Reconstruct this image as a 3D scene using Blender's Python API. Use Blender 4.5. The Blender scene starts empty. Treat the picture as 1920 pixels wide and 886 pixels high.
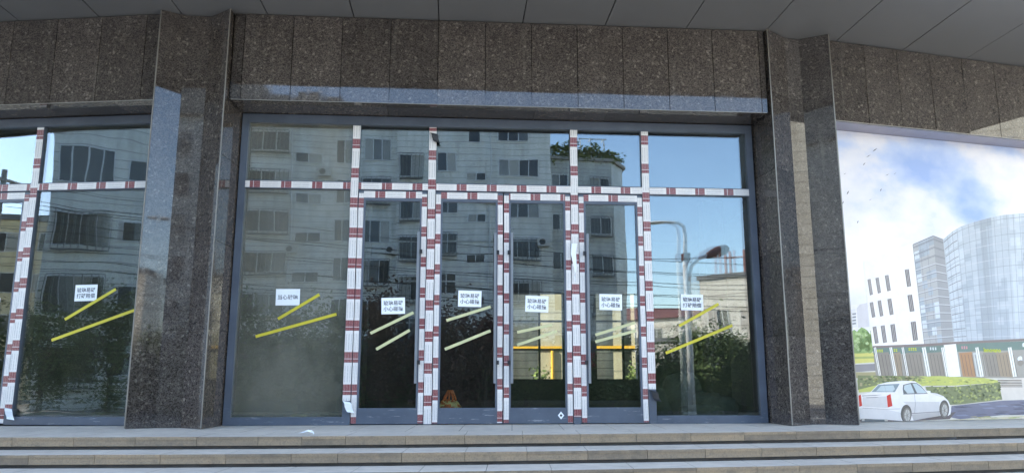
import bpy, math, random
from mathutils import Vector, Matrix
R = math.radians
random.seed(7)
scene = bpy.context.scene
COL = scene.collection

# ------------------------------------------------------------------ camera, sky, sun, exposure
cam_data = bpy.data.cameras.new('camera')
cam = bpy.data.objects.new('camera', cam_data); COL.objects.link(cam)
cam.location = (0, 0, 0.61)
cam.rotation_euler = (R(90 + 10.34), 0, 0)
cam_data.sensor_width = 36
cam_data.lens = 36 * 1430 / 1920
cam_data.clip_start = 0.05
cam_data.clip_end = 3000
scene.camera = cam

SUN_EL = 31
SUN_DIR = Vector((-0.975, -0.22, 0)).normalized()            # horizontal direction towards the sun
world = bpy.data.worlds.new('World'); scene.world = world
world.use_nodes = True
wn = world.node_tree
sky = wn.nodes.new('ShaderNodeTexSky'); sky.sky_type = 'NISHITA'; sky.sun_disc = False
sky.sun_elevation = R(SUN_EL); sky.sun_rotation = math.atan2(SUN_DIR.x, SUN_DIR.y)
sky.altitude = 50; sky.air_density = 1.0; sky.dust_density = 0.5; sky.ozone_density = 2.2
wn.links.new(sky.outputs[0], wn.nodes['Background'].inputs[0])
wn.nodes['Background'].inputs[1].default_value = 0.15
sun_data = bpy.data.lights.new('sun', 'SUN'); sun_data.energy = 3.2; sun_data.angle = R(0.5); sun_data.color = (1, .93, .82)
sun = bpy.data.objects.new('sun', sun_data); COL.objects.link(sun)
sd = Vector((SUN_DIR.x * math.cos(R(SUN_EL)), SUN_DIR.y * math.cos(R(SUN_EL)), math.sin(R(SUN_EL))))
sun.rotation_euler = sd.to_track_quat('Z', 'Y').to_euler()
sun.location = (-30, 0, 40)

scene.view_settings.view_transform = 'Standard'
scene.view_settings.look = 'None'
scene.view_settings.gamma = 1
scene.view_settings.use_curve_mapping = False
scene.view_settings.exposure = 2.7
scene.cycles.use_denoising = True
scene.cycles.max_bounces = 10
scene.cycles.glossy_bounces = 6
scene.cycles.transparent_max_bounces = 24
scene.cycles.sample_clamp_indirect = 8

# ------------------------------------------------------------------ materials
def lin(r, g, b):
    f = lambda c: (c / 255 / 12.92) if c / 255 <= .04045 else ((c / 255 + .055) / 1.055) ** 2.4
    return (f(r), f(g), f(b), 1)

class NT:
    """small node-graph helper"""
    def __init__(s, name):
        s.m = bpy.data.materials.new(name); s.m.use_nodes = True
        s.t = s.m.node_tree; s.b = s.t.nodes['Principled BSDF']; s.out = s.t.nodes['Material Output']
    def n(s, typ, ins=None, **kw):
        nd = s.t.nodes.new(typ)
        for k, v in kw.items(): setattr(nd, k, v)
        for k, v in (ins or {}).items(): s.set(nd.inputs[k], v)
        return nd
    def set(s, sock, v):
        if hasattr(v, 'is_output') or isinstance(v, bpy.types.NodeSocket): s.t.links.new(v, sock)
        else: sock.default_value = v
    def math(s, op, a, b=0.0, c=None, clamp=False):
        nd = s.n('ShaderNodeMath', operation=op, use_clamp=clamp)
        s.set(nd.inputs[0], a); s.set(nd.inputs[1], b)
        if c is not None: s.set(nd.inputs[2], c)
        return nd.outputs[0]
    def pos(s):
        return s.n('ShaderNodeNewGeometry').outputs['Position']
    def noise(s, scale, detail=3, vec=None, rough=.55, stretch=None):
        v = vec if vec is not None else s.pos()
        if stretch:
            mp = s.n('ShaderNodeMapping'); s.set(mp.inputs[0], v); mp.inputs['Scale'].default_value = stretch; v = mp.outputs[0]
        nd = s.n('ShaderNodeTexNoise', {'Scale': scale, 'Detail': detail, 'Roughness': rough}); s.set(nd.inputs['Vector'], v)
        return nd.outputs['Fac']
    def voro(s, scale, vec=None, out='Color', feature='F1'):
        nd = s.n('ShaderNodeTexVoronoi', {'Scale': scale}, feature=feature); s.set(nd.inputs['Vector'], vec if vec is not None else s.pos())
        return nd.outputs[out]
    def ramp(s, fac, stops):
        nd = s.n('ShaderNodeValToRGB'); s.set(nd.inputs[0], fac); el = nd.color_ramp.elements
        while len(el) < len(stops): el.new(.5)
        for e, (p, c) in zip(el, stops):
            e.position = p; e.color = c if isinstance(c, tuple) else (c, c, c, 1)
        return nd.outputs[0]
    def mix(s, fac, a, b, blend='MIX'):
        nd = s.n('ShaderNodeMix', data_type='RGBA', blend_type=blend)
        s.set(nd.inputs[0], fac); s.set(nd.inputs[6], a); s.set(nd.inputs[7], b)
        return nd.outputs[2]
    def bump(s, h, strength, dist):
        nd = s.n('ShaderNodeBump', {'Strength': strength, 'Distance': dist}); s.set(nd.inputs['Height'], h)
        return nd.outputs[0]
    def tone(s):
        return s.n('ShaderNodeAttribute', attribute_name='tone').outputs['Fac']
    def base(s, v, rough=None, bump=None, spec=None, metal=None):
        s.set(s.b.inputs['Base Color'], v)
        if rough is not None: s.set(s.b.inputs['Roughness'], rough)
        if bump is not None: s.set(s.b.inputs['Normal'], bump)
        if spec is not None: s.set(s.b.inputs['Specular IOR Level'], spec)
        if metal is not None: s.set(s.b.inputs['Metallic'], metal)
        return s.m

M = {}
def simple(name, col, rough=.5, var=.12, scale=6, metal=0.0, spec=.5):
    """paint or plastic with slight dirt variation"""
    t = NT(name)
    f = t.noise(scale, 4)
    lo = tuple(c * (1 - var) for c in col[:3]) + (1,); hi = tuple(min(1, c * (1 + var)) for c in col[:3]) + (1,)
    M[name] = t.base(t.ramp(f, [(.3, lo), (.7, hi)]), rough, spec=spec, metal=metal)
    return M[name]

def granite(name, dark, mid, fleck, rough, fleck_amt=.5):
    t = NT(name)
    v1 = t.voro(95); sp = t.n('ShaderNodeSeparateColor'); t.set(sp.inputs[0], v1)
    v2 = t.voro(33); sp2 = t.n('ShaderNodeSeparateColor'); t.set(sp2.inputs[0], v2)
    n1 = t.noise(26, 5, rough=.7); n2 = t.noise(3.2, 3)
    g = t.math('ADD', t.math('MULTIPLY', sp.outputs[0], .45), t.math('MULTIPLY', n1, .55))
    base = t.ramp(g, [(.32, dark), (.62, mid)])
    fl = t.math('MULTIPLY', t.ramp(sp2.outputs[1], [(.8, 0.0), (.95, 1.0)]), t.ramp(n1, [(.45, 0.0), (.65, 1.0)]))
    c = t.mix(t.math('MULTIPLY', fl, fleck_amt), base, fleck)
    # slab to slab tone and broad clouds of the stone itself
    n3 = t.noise(11, 4, rough=.65)
    tn = t.math('ADD', t.math('ADD', t.math('MULTIPLY', t.tone(), .35), t.math('MULTIPLY', n2, .35)), t.math('MULTIPLY', n3, .35))
    k = t.ramp(tn, [(.3, .55), (.75, 1.45)])
    c = t.mix(1.0, c, k, 'MULTIPLY')
    # dried streaks low on the stone
    st = t.noise(1.0, 4, stretch=(9, 9, .7))
    c = t.mix(t.math('MULTIPLY', t.ramp(st, [(.6, 0.0), (.75, 1.0)]), .12), c, lin(150, 145, 135))
    r = t.math('ADD', rough, t.math('MULTIPLY', t.ramp(st, [(.5, 0.0), (.75, 1.0)]), .08))
    M[name] = t.base(c, r, bump=t.bump(t.noise(1.4, 1), 1.0, .0005), spec=.66)
granite('granite', lin(48, 43, 40), lin(86, 79, 73), lin(166, 158, 144), .025, .42)
granite('granite_dark', lin(50, 46, 44), lin(84, 79, 75), lin(156, 149, 138), .02, .45)

def step_stone():
    t = NT('step_stone')
    n1 = t.noise(9, 6, rough=.7); n2 = t.noise(1.3, 3); n3 = t.noise(60, 3)
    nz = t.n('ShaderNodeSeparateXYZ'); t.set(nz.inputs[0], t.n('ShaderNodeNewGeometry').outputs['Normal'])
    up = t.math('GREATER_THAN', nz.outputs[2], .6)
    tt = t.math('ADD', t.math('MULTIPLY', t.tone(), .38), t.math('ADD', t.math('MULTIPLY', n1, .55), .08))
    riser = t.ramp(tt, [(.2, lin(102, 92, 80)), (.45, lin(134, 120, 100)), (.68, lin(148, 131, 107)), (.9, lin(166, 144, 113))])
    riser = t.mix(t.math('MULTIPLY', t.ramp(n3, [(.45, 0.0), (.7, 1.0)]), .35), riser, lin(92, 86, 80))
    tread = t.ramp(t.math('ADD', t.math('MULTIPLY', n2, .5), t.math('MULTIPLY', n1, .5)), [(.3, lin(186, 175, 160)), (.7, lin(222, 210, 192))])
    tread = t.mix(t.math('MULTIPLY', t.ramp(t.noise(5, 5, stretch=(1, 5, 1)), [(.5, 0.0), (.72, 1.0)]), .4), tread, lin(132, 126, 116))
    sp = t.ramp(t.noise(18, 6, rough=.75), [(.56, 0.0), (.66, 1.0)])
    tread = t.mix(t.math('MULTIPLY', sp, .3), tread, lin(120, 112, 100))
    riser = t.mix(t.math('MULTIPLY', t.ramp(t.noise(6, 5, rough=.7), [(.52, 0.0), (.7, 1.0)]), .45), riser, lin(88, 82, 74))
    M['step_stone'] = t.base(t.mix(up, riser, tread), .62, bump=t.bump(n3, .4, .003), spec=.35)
step_stone()

def film():
    """protective tape: white with faint print, red blocks with white print; u across, v along in metres"""
    t = NT('protective_film')
    uv = t.n('ShaderNodeUVMap').outputs[0]
    s = t.n('ShaderNodeSeparateXYZ'); t.set(s.inputs[0], uv)
    u, v = s.outputs[0], s.outputs[1]
    ph = t.math('FRACT', t.math('DIVIDE', v, .405))
    red = t.math('LESS_THAN', ph, .33)
    big = t.math('LESS_THAN', ph, .11)
    gapr = t.math('GREATER_THAN', t.math('ABSOLUTE', t.math('SUBTRACT', ph, .117)), .008)
    col3 = t.math('FRACT', t.math('MULTIPLY', u, 3.0))
    colm = t.math('MULTIPLY', t.math('GREATER_THAN', col3, .16), t.math('LESS_THAN', col3, .84))
    cv = t.n('ShaderNodeCombineXYZ'); t.set(cv.inputs[0], t.math('MULTIPLY', u, 9.0)); t.set(cv.inputs[1], t.math('MULTIPLY', v, 130.0))
    nz = t.n('ShaderNodeTexNoise', {'Scale': 1.0, 'Detail': 1.0}); t.set(nz.inputs['Vector'], cv.outputs[0])
    row = t.math('GREATER_THAN', t.math('FRACT', t.math('DIVIDE', v, .0125)), .3)
    glyph = t.math('MULTIPLY', t.math('MULTIPLY', t.math('GREATER_THAN', nz.outputs['Fac'], .47), colm), row)
    glyph_b = t.math('MULTIPLY', t.math('GREATER_THAN', nz.outputs['Fac'], .56), colm)
    gr = t.math('ADD', t.math('MULTIPLY', glyph, t.math('SUBTRACT', 1.0, big)), t.math('MULTIPLY', glyph_b, big), clamp=True)
    redc = t.mix(t.math('MULTIPLY', gr, .26), lin(118, 10, 24), lin(230, 214, 210))
    line = t.math('MULTIPLY', t.math('LESS_THAN', t.math('ABSOLUTE', t.math('SUBTRACT', col3, .5)), .16), t.math('GREATER_THAN', nz.outputs['Fac'], .42))
    inn = t.math('MULTIPLY', t.math('GREATER_THAN', ph, .39), t.math('LESS_THAN', ph, .9))
    whc = t.mix(t.math('MULTIPLY', t.math('MULTIPLY', line, inn), .45), lin(226, 223, 218), lin(120, 118, 122))
    c = t.mix(t.math('MULTIPLY', red, gapr), whc, redc)
    c = t.mix(t.math('MULTIPLY', t.noise(2.2, 3), .22), c, lin(190, 184, 178))
    M['protective_film'] = t.base(c, .32, bump=t.bump(t.noise(14, 2), .5, .002), spec=.45)
film()

def glass(name, dust, wob, dustcol=lin(150, 148, 128), refl=.118, tint=(.80, .84, .82, 1), seed=0.0):
    """clear pane: mirror reflection by angle over a tinted see-through body, faint dust film, slightly wavy"""
    t = NT(name)
    g = t.n('ShaderNodeNewGeometry')
    dt = t.n('ShaderNodeVectorMath', operation='DOT_PRODUCT'); t.set(dt.inputs[0], g.outputs['Incoming']); t.set(dt.inputs[1], g.outputs['Normal'])
    c = t.math('SUBTRACT', 1.0, t.math('ABSOLUTE', dt.outputs['Value']))
    fr = t.math('ADD', refl, t.math('MULTIPLY', t.math('POWER', c, 5.0), 1 - refl), clamp=True)
    mp = t.n('ShaderNodeMapping'); t.set(mp.inputs[0], g.outputs['Position']); mp.inputs['Location'].default_value = (seed, seed * 2, seed * 3)
    h = t.math('ADD', t.noise(.55, 0, vec=mp.outputs[0]), t.math('MULTIPLY', t.noise(1.9, 0, vec=mp.outputs[0]), .12))
    bp = t.bump(h, 1.0, wob)
    gl = t.n('ShaderNodeBsdfGlossy', {'Roughness': 0.0, 'Color': (.93, .97, 1, 1)}); t.set(gl.inputs['Normal'], bp)
    tr = t.n('ShaderNodeBsdfTransparent', {'Color': tint})
    m1 = t.n('ShaderNodeMixShader'); t.set(m1.inputs[0], fr); t.set(m1.inputs[1], tr.outputs[0]); t.set(m1.inputs[2], gl.outputs[0])
    df = t.n('ShaderNodeBsdfDiffuse', {'Color': dustcol})
    dn = t.math('MULTIPLY', t.ramp(t.math('ADD', t.math('MULTIPLY', t.noise(1.6, 5, stretch=(1, 1, .5)), .6), t.math('MULTIPLY', t.noise(7, 6, rough=.7), .4)), [(.34, .3), (.66, 1.0)]), dust)
    m2 = t.n('ShaderNodeMixShader'); t.set(m2.inputs[0], dn); t.set(m2.inputs[1], m1.outputs[0]); t.set(m2.inputs[2], df.outputs[0])
    t.t.links.new(m2.outputs[0], t.out.inputs[0])
    M[name] = t.m
glass('pane_clear', .03, .0045)
glass('pane_door', .03, .0035, seed=5)
glass('pane_dusty', .36, .0045, lin(162, 158, 142), seed=2)
glass('pane_wavy', .08, .009, seed=9)

def window_glass():
    t = NT('window_glass')
    v = t.math('ADD', t.tone(), t.math('MULTIPLY', t.noise(3.2, 3, stretch=(4, 4, .6)), .25))
    M['window_glass'] = t.base(t.ramp(v, [(.25, lin(36, 40, 43)), (.6, lin(66, 73, 78)), (.78, lin(116, 118, 116)), (1.0, lin(168, 166, 156))]), .07, spec=.7)
window_glass()

def ceramic(name, a, b, joint, spacing=.3):
    """small wall tiles: horizontal joint lines and weathered bands"""
    t = NT(name)
    s = t.n('ShaderNodeSeparateXYZ'); t.set(s.inputs[0], t.pos())
    jn = t.math('LESS_THAN', t.math('FRACT', t.math('DIVIDE', s.outputs[2], spacing)), .09)
    n = t.noise(1.1, 5); st = t.noise(1.2, 4, stretch=(3, 3, .25))
    c = t.ramp(n, [(.3, a), (.7, b)])
    c = t.mix(t.math('MULTIPLY', t.ramp(st, [(.45, 0.0), (.7, 1.0)]), .32), c, joint)
    c = t.mix(t.math('MULTIPLY', jn, .75), c, joint)
    M[name] = t.base(c, .4, spec=.4)
ceramic('pale_tile', lin(206, 206, 198), lin(230, 230, 222), lin(120, 120, 114), .42)
ceramic('grey_tile', lin(172, 174, 170), lin(202, 204, 198), lin(100, 102, 100))
ceramic('cream_wall', lin(205, 190, 150), lin(224, 212, 174), lin(150, 138, 110), .9)
ceramic('white_wall', lin(214, 208, 194), lin(234, 230, 218), lin(170, 162, 150), 1.2)
ceramic('column_cream', lin(164, 155, 128), lin(180, 170, 142), lin(130, 124, 108), .75)
ceramic('beige_tile', lin(222, 216, 196), lin(240, 236, 218), lin(140, 132, 112), .6)

simple('aluminium_grey', lin(84, 92, 104), .42, .14, 3, spec=.5)
def scuffed():
    t = NT('aluminium_grey'); f = t.noise(3, 4)
    c = t.ramp(f, [(.3, lin(76, 84, 96)), (.7, lin(92, 100, 112))])
    sc = t.ramp(t.noise(4.5, 4, stretch=(1, 1, 9), rough=.7), [(.60, 0.0), (.66, 1.0)])
    lowm = t.n('ShaderNodeSeparateXYZ'); t.set(lowm.inputs[0], t.pos())
    k = t.math('MULTIPLY', t.math('LESS_THAN', lowm.outputs[2], .21), .4)
    M['aluminium_grey'] = t.base(t.mix(t.math('MULTIPLY', sc, k), c, lin(190, 190, 190)), .42, spec=.5)
scuffed()
simple('aluminium_dark', lin(60, 66, 74), .45, .12, 3)
simple('soffit_panel', lin(105, 103, 100), .38, .05, .6)
simple('soffit_backing', lin(30, 30, 30), .8)
simple('steel_trim', lin(138, 133, 124), .35, .15, 2, metal=.3)
simple('lintel_panel', lin(150, 146, 158), .4, .05)
simple('handle_steel', lin(128, 133, 138), .35, .05, metal=.2)
simple('black_plastic', lin(40, 42, 46), .45)
simple('paper', lin(238, 242, 244), .7, .03, 4)
simple('ink', lin(44, 48, 56), .7, .05)
simple('yellow_tape', lin(202, 188, 50), .45, .08, 5)
simple('pale_tape', lin(200, 198, 150), .45, .08, 5)
simple('step_recess_shade', lin(66, 64, 62), .8, .3, 5)  # dark grey puts the shade under the nosing into the colour
simple('asphalt', (.055, .055, .056, 1), .85, .3, 4)
simple('paving', lin(120, 116, 110), .85, .2, 2)
simple('bounce_paving', lin(176, 172, 164), .8, .12, 2)
simple('kerb', lin(140, 138, 134), .8, .15, 3)
simple('earth', lin(96, 88, 76), .95, .3, 1)
simple('interior_wall', lin(84, 84, 84), .85, .1, 1)
simple('interior_floor', lin(72, 72, 72), .8, .2, 1)
simple('roof_red', lin(122, 76, 66), .7, .2, 2)
simple('roof_grey', lin(120, 122, 122), .8, .2, 1)
simple('window_white', lin(205, 208, 208), .5, .05)
simple('grille', lin(96, 98, 98), .5, .1)
simple('concrete', lin(150, 148, 142), .85, .15, 1)
simple('gas_pipe', lin(214, 166, 56), .4, .06)
simple('lamp_steel', lin(226, 226, 222), .35, .04)
simple('lamp_clamp', lin(96, 62, 56), .5)
simple('cable', lin(24, 24, 26), .7)
simple('bark', lin(70, 58, 46), .9, .25, 8)
simple('sack_cloth', lin(84, 84, 72), .9, .22, 6)
simple('bag_orange', lin(214, 112, 40), .5, .35, 14)
simple('bag_cream', lin(214, 190, 120), .5, .25, 14)
simple('ac_white', lin(190, 190, 184), .5, .06)
simple('banner_red', lin(130, 30, 32), .6, .1)
simple('crane_red', lin(164, 120, 112), .6, .1)
def leaf(name, a, b):
    t = NT(name); f = t.tone()
    M[name] = t.base(t.ramp(f, [(0, a), (1, b)]), .85, spec=.08)
    try: t.b.inputs['Transmission Weight'].default_value = 0
    except Exception: pass
leaf('leaf_green', (.05, .072, .028, 1), (.19, .25, .10, 1))
leaf('leaf_plum', (.07, .038, .034, 1), (.22, .12, .10, 1))
leaf('leaf_roof', (.07, .10, .03, 1), (.22, .26, .08, 1))

# ------------------------------------------------------------------ object helpers
def tag(o, label=None, cat=None, group=None, kind=None):
    if label: o['label'] = label
    if cat: o['category'] = cat
    if group: o['group'] = group
    if kind: o['kind'] = kind
    return o
def empty(name, loc, label, cat, group=None, rz=0.0):
    o = bpy.data.objects.new(name, None); COL.objects.link(o)
    o.location = loc; o.rotation_euler = (0, 0, rz); o.empty_display_size = .3
    return tag(o, label, cat, group)

class MB:
    """mesh builder working in world coordinates"""
    def __init__(s): s.v = []; s.f = []; s.mi = []; s.tn = []; s.uv = []
    def face(s, pts, mi=0, tone=.5, uv=None):
        i = len(s.v); s.v += [tuple(p) for p in pts]; s.f.append(tuple(range(i, i + len(pts)))); s.mi.append(mi); s.tn.append(tone); s.uv.append(uv)
    def hexa(s, p, mi=0, tone=.5):
        """p: bottom four then top four corners, each ring anticlockwise seen from above"""
        for q in ((3, 2, 1, 0), (4, 5, 6, 7), (0, 1, 5, 4), (1, 2, 6, 5), (2, 3, 7, 6), (3, 0, 4, 7)):
            s.face([p[k] for k in q], mi, tone)
    def box(s, F, u0, u1, d0, d1, z0, z1, mi=0, tone=.5):
        """F frame: u along, d towards the viewer side"""
        c = [F(u0, d0), F(u1, d0), F(u1, d1), F(u0, d1)]
        a = sum(c[k][0] * c[(k + 1) % 4][1] - c[(k + 1) % 4][0] * c[k][1] for k in range(4))
        if a < 0: c.reverse()
        s.hexa([(x, y, z0) for x, y in c] + [(x, y, z1) for x, y in c], mi, tone)
    def prism(s, pts, z0, z1, mi=0, tone=.5, side_tones=None):
        a = sum(pts[k][0] * pts[(k + 1) % len(pts)][1] - pts[(k + 1) % len(pts)][0] * pts[k][1] for k in range(len(pts)))
        if a < 0: pts = pts[::-1]
        n = len(pts)
        s.face([(x, y, z1) for x, y in pts], mi, tone); s.face([(x, y, z0) for x, y in pts[::-1]], mi, tone)
        for k in range(n):
            p, q = pts[k], pts[(k + 1) % n]
            s.face([(p[0], p[1], z0), (q[0], q[1], z0), (q[0], q[1], z1), (p[0], p[1], z1)], mi, tone)
    def tube(s, path, rad, seg=8, mi=0, tone=.5, cap=True):
        path = [Vector(p) for p in path]; n = len(path)
        rads = rad if isinstance(rad, (list, tuple)) else [rad] * n
        rings = []; prev = None
        for i, p in enumerate(path):
            t = (path[min(i + 1, n - 1)] - path[max(i - 1, 0)]).normalized()
            if prev is None:
                a = t.orthogonal().normalized()
            else:
                a = (prev - t * prev.dot(t)).normalized()
            prev = a; b = t.cross(a)
            base = len(s.v)
            for k in range(seg):
                th = 2 * math.pi * k / seg
                s.v.append(tuple(p + (a * math.cos(th) + b * math.sin(th)) * rads[i]))
            rings.append(base)
        for i in range(n - 1):
            for k in range(seg):
                s.f.append((rings[i] + k, rings[i] + (k + 1) % seg, rings[i + 1] + (k + 1) % seg, rings[i + 1] + k)); s.mi.append(mi); s.tn.append(tone); s.uv.append(None)
        if cap:
            s.f.append(tuple(rings[0] + k for k in range(seg))[::-1]); s.mi.append(mi); s.tn.append(tone); s.uv.append(None)
            s.f.append(tuple(rings[-1] + k for k in range(seg))); s.mi.append(mi); s.tn.append(tone); s.uv.append(None)
    def build(s, name, mats, parent=None, smooth=False, bevel=0, kind=None, org=None):
        if not isinstance(mats, (list, tuple)): mats = [mats]
        me = bpy.data.meshes.new(name)
        o = bpy.data.objects.new(name, me); COL.objects.link(o)
        par_loc = Vector((0, 0, 0))
        if org is None:
            if parent is None and s.v:
                xs = [v[0] for v in s.v]; ys = [v[1] for v in s.v]; zs = [v[2] for v in s.v]
                org = ((min(xs) + max(xs)) / 2, (min(ys) + max(ys)) / 2, min(zs))
            else: org = (0, 0, 0)
        if parent is not None:
            org = world_loc(parent)
        me.from_pydata([(v[0] - org[0], v[1] - org[1], v[2] - org[2]) for v in s.v], [], s.f)
        for m in mats: me.materials.append(M[m] if isinstance(m, str) else m)
        me.polygons.foreach_set('material_index', s.mi)
        at = me.attributes.new('tone', 'FLOAT', 'FACE'); at.data.foreach_set('value', s.tn)
        if any(u is not None for u in s.uv):
            ul = me.uv_layers.new(name='UVMap')
            for p, u in zip(me.polygons, s.uv):
                for k, li in enumerate(p.loop_indices):
                    ul.data[li].uv = u[k] if u else (0, 0)
        if smooth: me.polygons.foreach_set('use_smooth', [True] * len(me.polygons))
        me.update()
        if parent is None: o.location = org
        else: o.parent = parent
        if bevel:
            import bmesh
            bm = bmesh.new(); bm.from_mesh(me); bmesh.ops.remove_doubles(bm, verts=bm.verts, dist=1e-5)
            bmesh.ops.bevel(bm, geom=list(bm.edges), offset=bevel, segments=1, affect='EDGES', profile=.5)
            bm.to_mesh(me); bm.free()
        if kind: o['kind'] = kind
        return o
def world_loc(o):
    l = Vector((0, 0, 0))
    while o is not None:
        l = l + Vector(o.location); o = o.parent
    return l

class Frame:
    """vertical wall frame: origin, direction along the wall, d>0 towards the open side"""
    def __init__(s, o, deg, side=-1):
        a = R(deg); s.o = o; s.u = (math.cos(a), math.sin(a)); s.n = (math.sin(a) * (1 if side < 0 else -1), -math.cos(a) * (1 if side < 0 else -1)); s.deg = deg
    def __call__(s, u, d): return (s.o[0] + s.u[0] * u + s.n[0] * d, s.o[1] + s.u[1] * u + s.n[1] * d)
    def p(s, u, d, z): x, y = s(u, d); return (x, y, z)

# ------------------------------------------------------------------ frames of the three bays and of the block opposite
FC = Frame((-3.62, 9.26), 4.18)
FL = Frame((-4.627, 9.281), -5.5)
FR = Frame((4.514, 10.088), 15.5)
FA = Frame((0.4, -29.7), 4.18, 1)
WORLD = lambda u, d: (u, d)
H = 5.257          # soffit height over the platform
LZ = 4.077         # underside of the granite fascia
GZ = -0.9          # street level

# ------------------------------------------------------------------ ground, road, platform and steps
m = MB(); m.face([(-700, -700, GZ - .16), (700, -700, GZ - .16), (700, 700, GZ - .16), (-700, 700, GZ - .16)])
m.build('ground', 'earth', kind='structure')
m = MB(); m.box(WORLD, -90, 90, -9.0, -3.2, GZ - .2, GZ - .13); m.build('road', 'asphalt', kind='structure')
m = MB(); m.box(WORLD, -90, 90, -3.05, 9.2, GZ - .3, GZ); m.build('pavement', 'bounce_paving', kind='structure')  # out-of-view paving, made pale and wide to bounce sun onto soffit and facade
m = MB(); m.box(WORLD, -90, 90, -13.5, -9.15, GZ - .3, GZ + .002); m.build('pavement', 'paving', kind='structure')
m = MB()
m.box(WORLD, -90, 90, -3.2, -3.05, GZ - .3, GZ + .004); m.box(WORLD, -90, 90, -9.15, -9.0, GZ - .3, GZ + .004)
m.build('kerb', 'kerb', kind='structure')

edge = lambda x: 8.298 + .1206 * x + .00996 * x * x
RISE, TREAD = .1255, .485
def step(k):
    """one flight course: slabs with their own tone, a nosing lip and a recess under it"""
    rnd = random.Random(40 + k); mb = MB()
    x = -13.2 + rnd.uniform(0, .6); zt = -RISE * k; back = TREAD + .05 if k else 5.4
    while x < 13.2:
        w = .612 if rnd.random() < .8 else rnd.choice((.44, .78)); x1 = x + w; t = rnd.uniform(0, 1)
        j = .0022
        a0, a1 = x + j, x1 - j
        y0, y1 = edge(a0) - TREAD * k, edge(a1) - TREAD * k
        dz = rnd.uniform(-.0012, .0012)
        if k:
            mb.hexa([(a0, y0, zt - .028), (a1, y1, zt - .028), (a1, y1 + back, zt - .028), (a0, y0 + back, zt - .028),
                     (a0, y0, zt + dz), (a1, y1, zt + dz), (a1, y1 + back, zt), (a0, y0 + back, zt)], 0, rnd.uniform(0, 1))
        else:
            mb.hexa([(a0, y0, zt - .028), (a1, y1, zt - .028), (a1, y1 + .6, zt - .028), (a0, y0 + .6, zt - .028),
                     (a0, y0, zt + dz), (a1, y1, zt + dz), (a1, y1 + .6, zt), (a0, y0 + .6, zt)], 0, rnd.uniform(0, 1))
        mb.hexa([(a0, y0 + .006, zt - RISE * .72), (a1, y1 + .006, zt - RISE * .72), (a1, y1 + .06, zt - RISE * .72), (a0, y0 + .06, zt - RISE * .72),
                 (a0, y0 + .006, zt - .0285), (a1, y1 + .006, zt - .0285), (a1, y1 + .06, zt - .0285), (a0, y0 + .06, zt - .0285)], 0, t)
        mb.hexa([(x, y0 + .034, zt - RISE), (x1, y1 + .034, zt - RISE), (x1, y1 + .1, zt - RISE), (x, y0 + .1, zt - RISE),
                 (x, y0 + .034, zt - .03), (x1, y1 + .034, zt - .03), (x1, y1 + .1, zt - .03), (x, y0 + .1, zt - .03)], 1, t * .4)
        x = x1
    mb.build('step', ['step_stone', 'step_recess_shade'], kind='structure')
for k in range(7): step(k)
m = MB()
xs = [-13.2 + i * .6 for i in range(45)]
for a, b in zip(xs[:-1], xs[1:]):
    for r_ in range(2):
        ya0, yb0 = edge(a) + .603 + r_ * .603, edge(b) + .603 + r_ * .603
        t = random.random()
        m.hexa([(a + .003, ya0, -.05), (b - .003, yb0, -.05), (b - .003, yb0 + .6, -.05), (a + .003, ya0 + .6, -.05),
                (a + .003, ya0, -.001), (b - .003, yb0, -.001), (b - .003, yb0 + .6, -.001), (a + .003, ya0 + .6, -.001)], 0, t)
    m.hexa([(a, edge(a) + .05, -.6), (b, edge(b) + .05, -.6), (b, 13.5, -.6), (a, 13.5, -.6), (a, edge(a) + .05, -.032), (b, edge(b) + .05, -.032), (b, 13.5, -.008), (a, 13.5, -.008)], 0, .3)
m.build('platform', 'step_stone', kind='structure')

# ------------------------------------------------------------------ our building: granite pillars, fascias, soffit, room behind
bld = empty('commercial_building', (0, 10.5, 0), 'dark granite clad shop building with fluted pillars and grey panelled canopy soffit', 'building')

def pillar(pts, courses, mat, trims):
    mb = MB(); n = len(pts); cx = sum(p[0] for p in pts) / n; cy = sum(p[1] for p in pts) / n
    core = [(cx + (p[0] - cx) * .985, cy + (p[1] - cy) * .985) for p in pts]
    mb.prism(core, 0, H - .004, 0, 0.0)
    zs = [0.0] + courses + [H - .002]
    for z0, z1 in zip(zs[:-1], zs[1:]):
        for k in range(n):
            p, q = pts[k], pts[(k + 1) % n]
            e = .004
            mb.face([(p[0], p[1], z0 + e), (q[0], q[1], z0 + e), (q[0], q[1], z1 - e), (p[0], p[1], z1 - e)], 0, random.uniform(.2, .8))
    o = mb.build('pillar', mat, bld)
    tb = MB()
    for (x, y) in trims:
        tb.box(WORLD, x - .006, x + .006, y - .008, y + .004, .01, H - .004)
    tb.build('edge_trim', 'steel_trim', o)
    return o
pl_l = [(-4.53, 9.172), (-4.259, 9.334), (-3.955, 9.356), (-3.622, 9.134), FC(.046, -.66), FL(.075, -.66)]
pl_r = [(3.474, 9.717), (3.814, 10.001), (4.027, 10.053), (4.377, 9.882), FR(.0, -.66), FC(7.052, -.66)]
pillar(pl_l, [1.16, 2.24, 3.33, 4.36], 'granite', [(-4.53, 9.172), (-3.622, 9.134)])
pillar(pl_r, [1.12, 2.2, 3.3, 4.36], 'granite_dark', [(3.474, 9.717), (4.377, 9.882)])
pillar([FL(-7.42, .11), FL(-7.7, -.04), FL(-8.0, -.04), FL(-8.3, .11), FL(-8.3, -.66), FL(-7.36, -.66)], [1.16, 2.24, 3.33, 4.36], 'granite', [FL(-7.42, .11), FL(-8.3, .11)])

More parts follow.
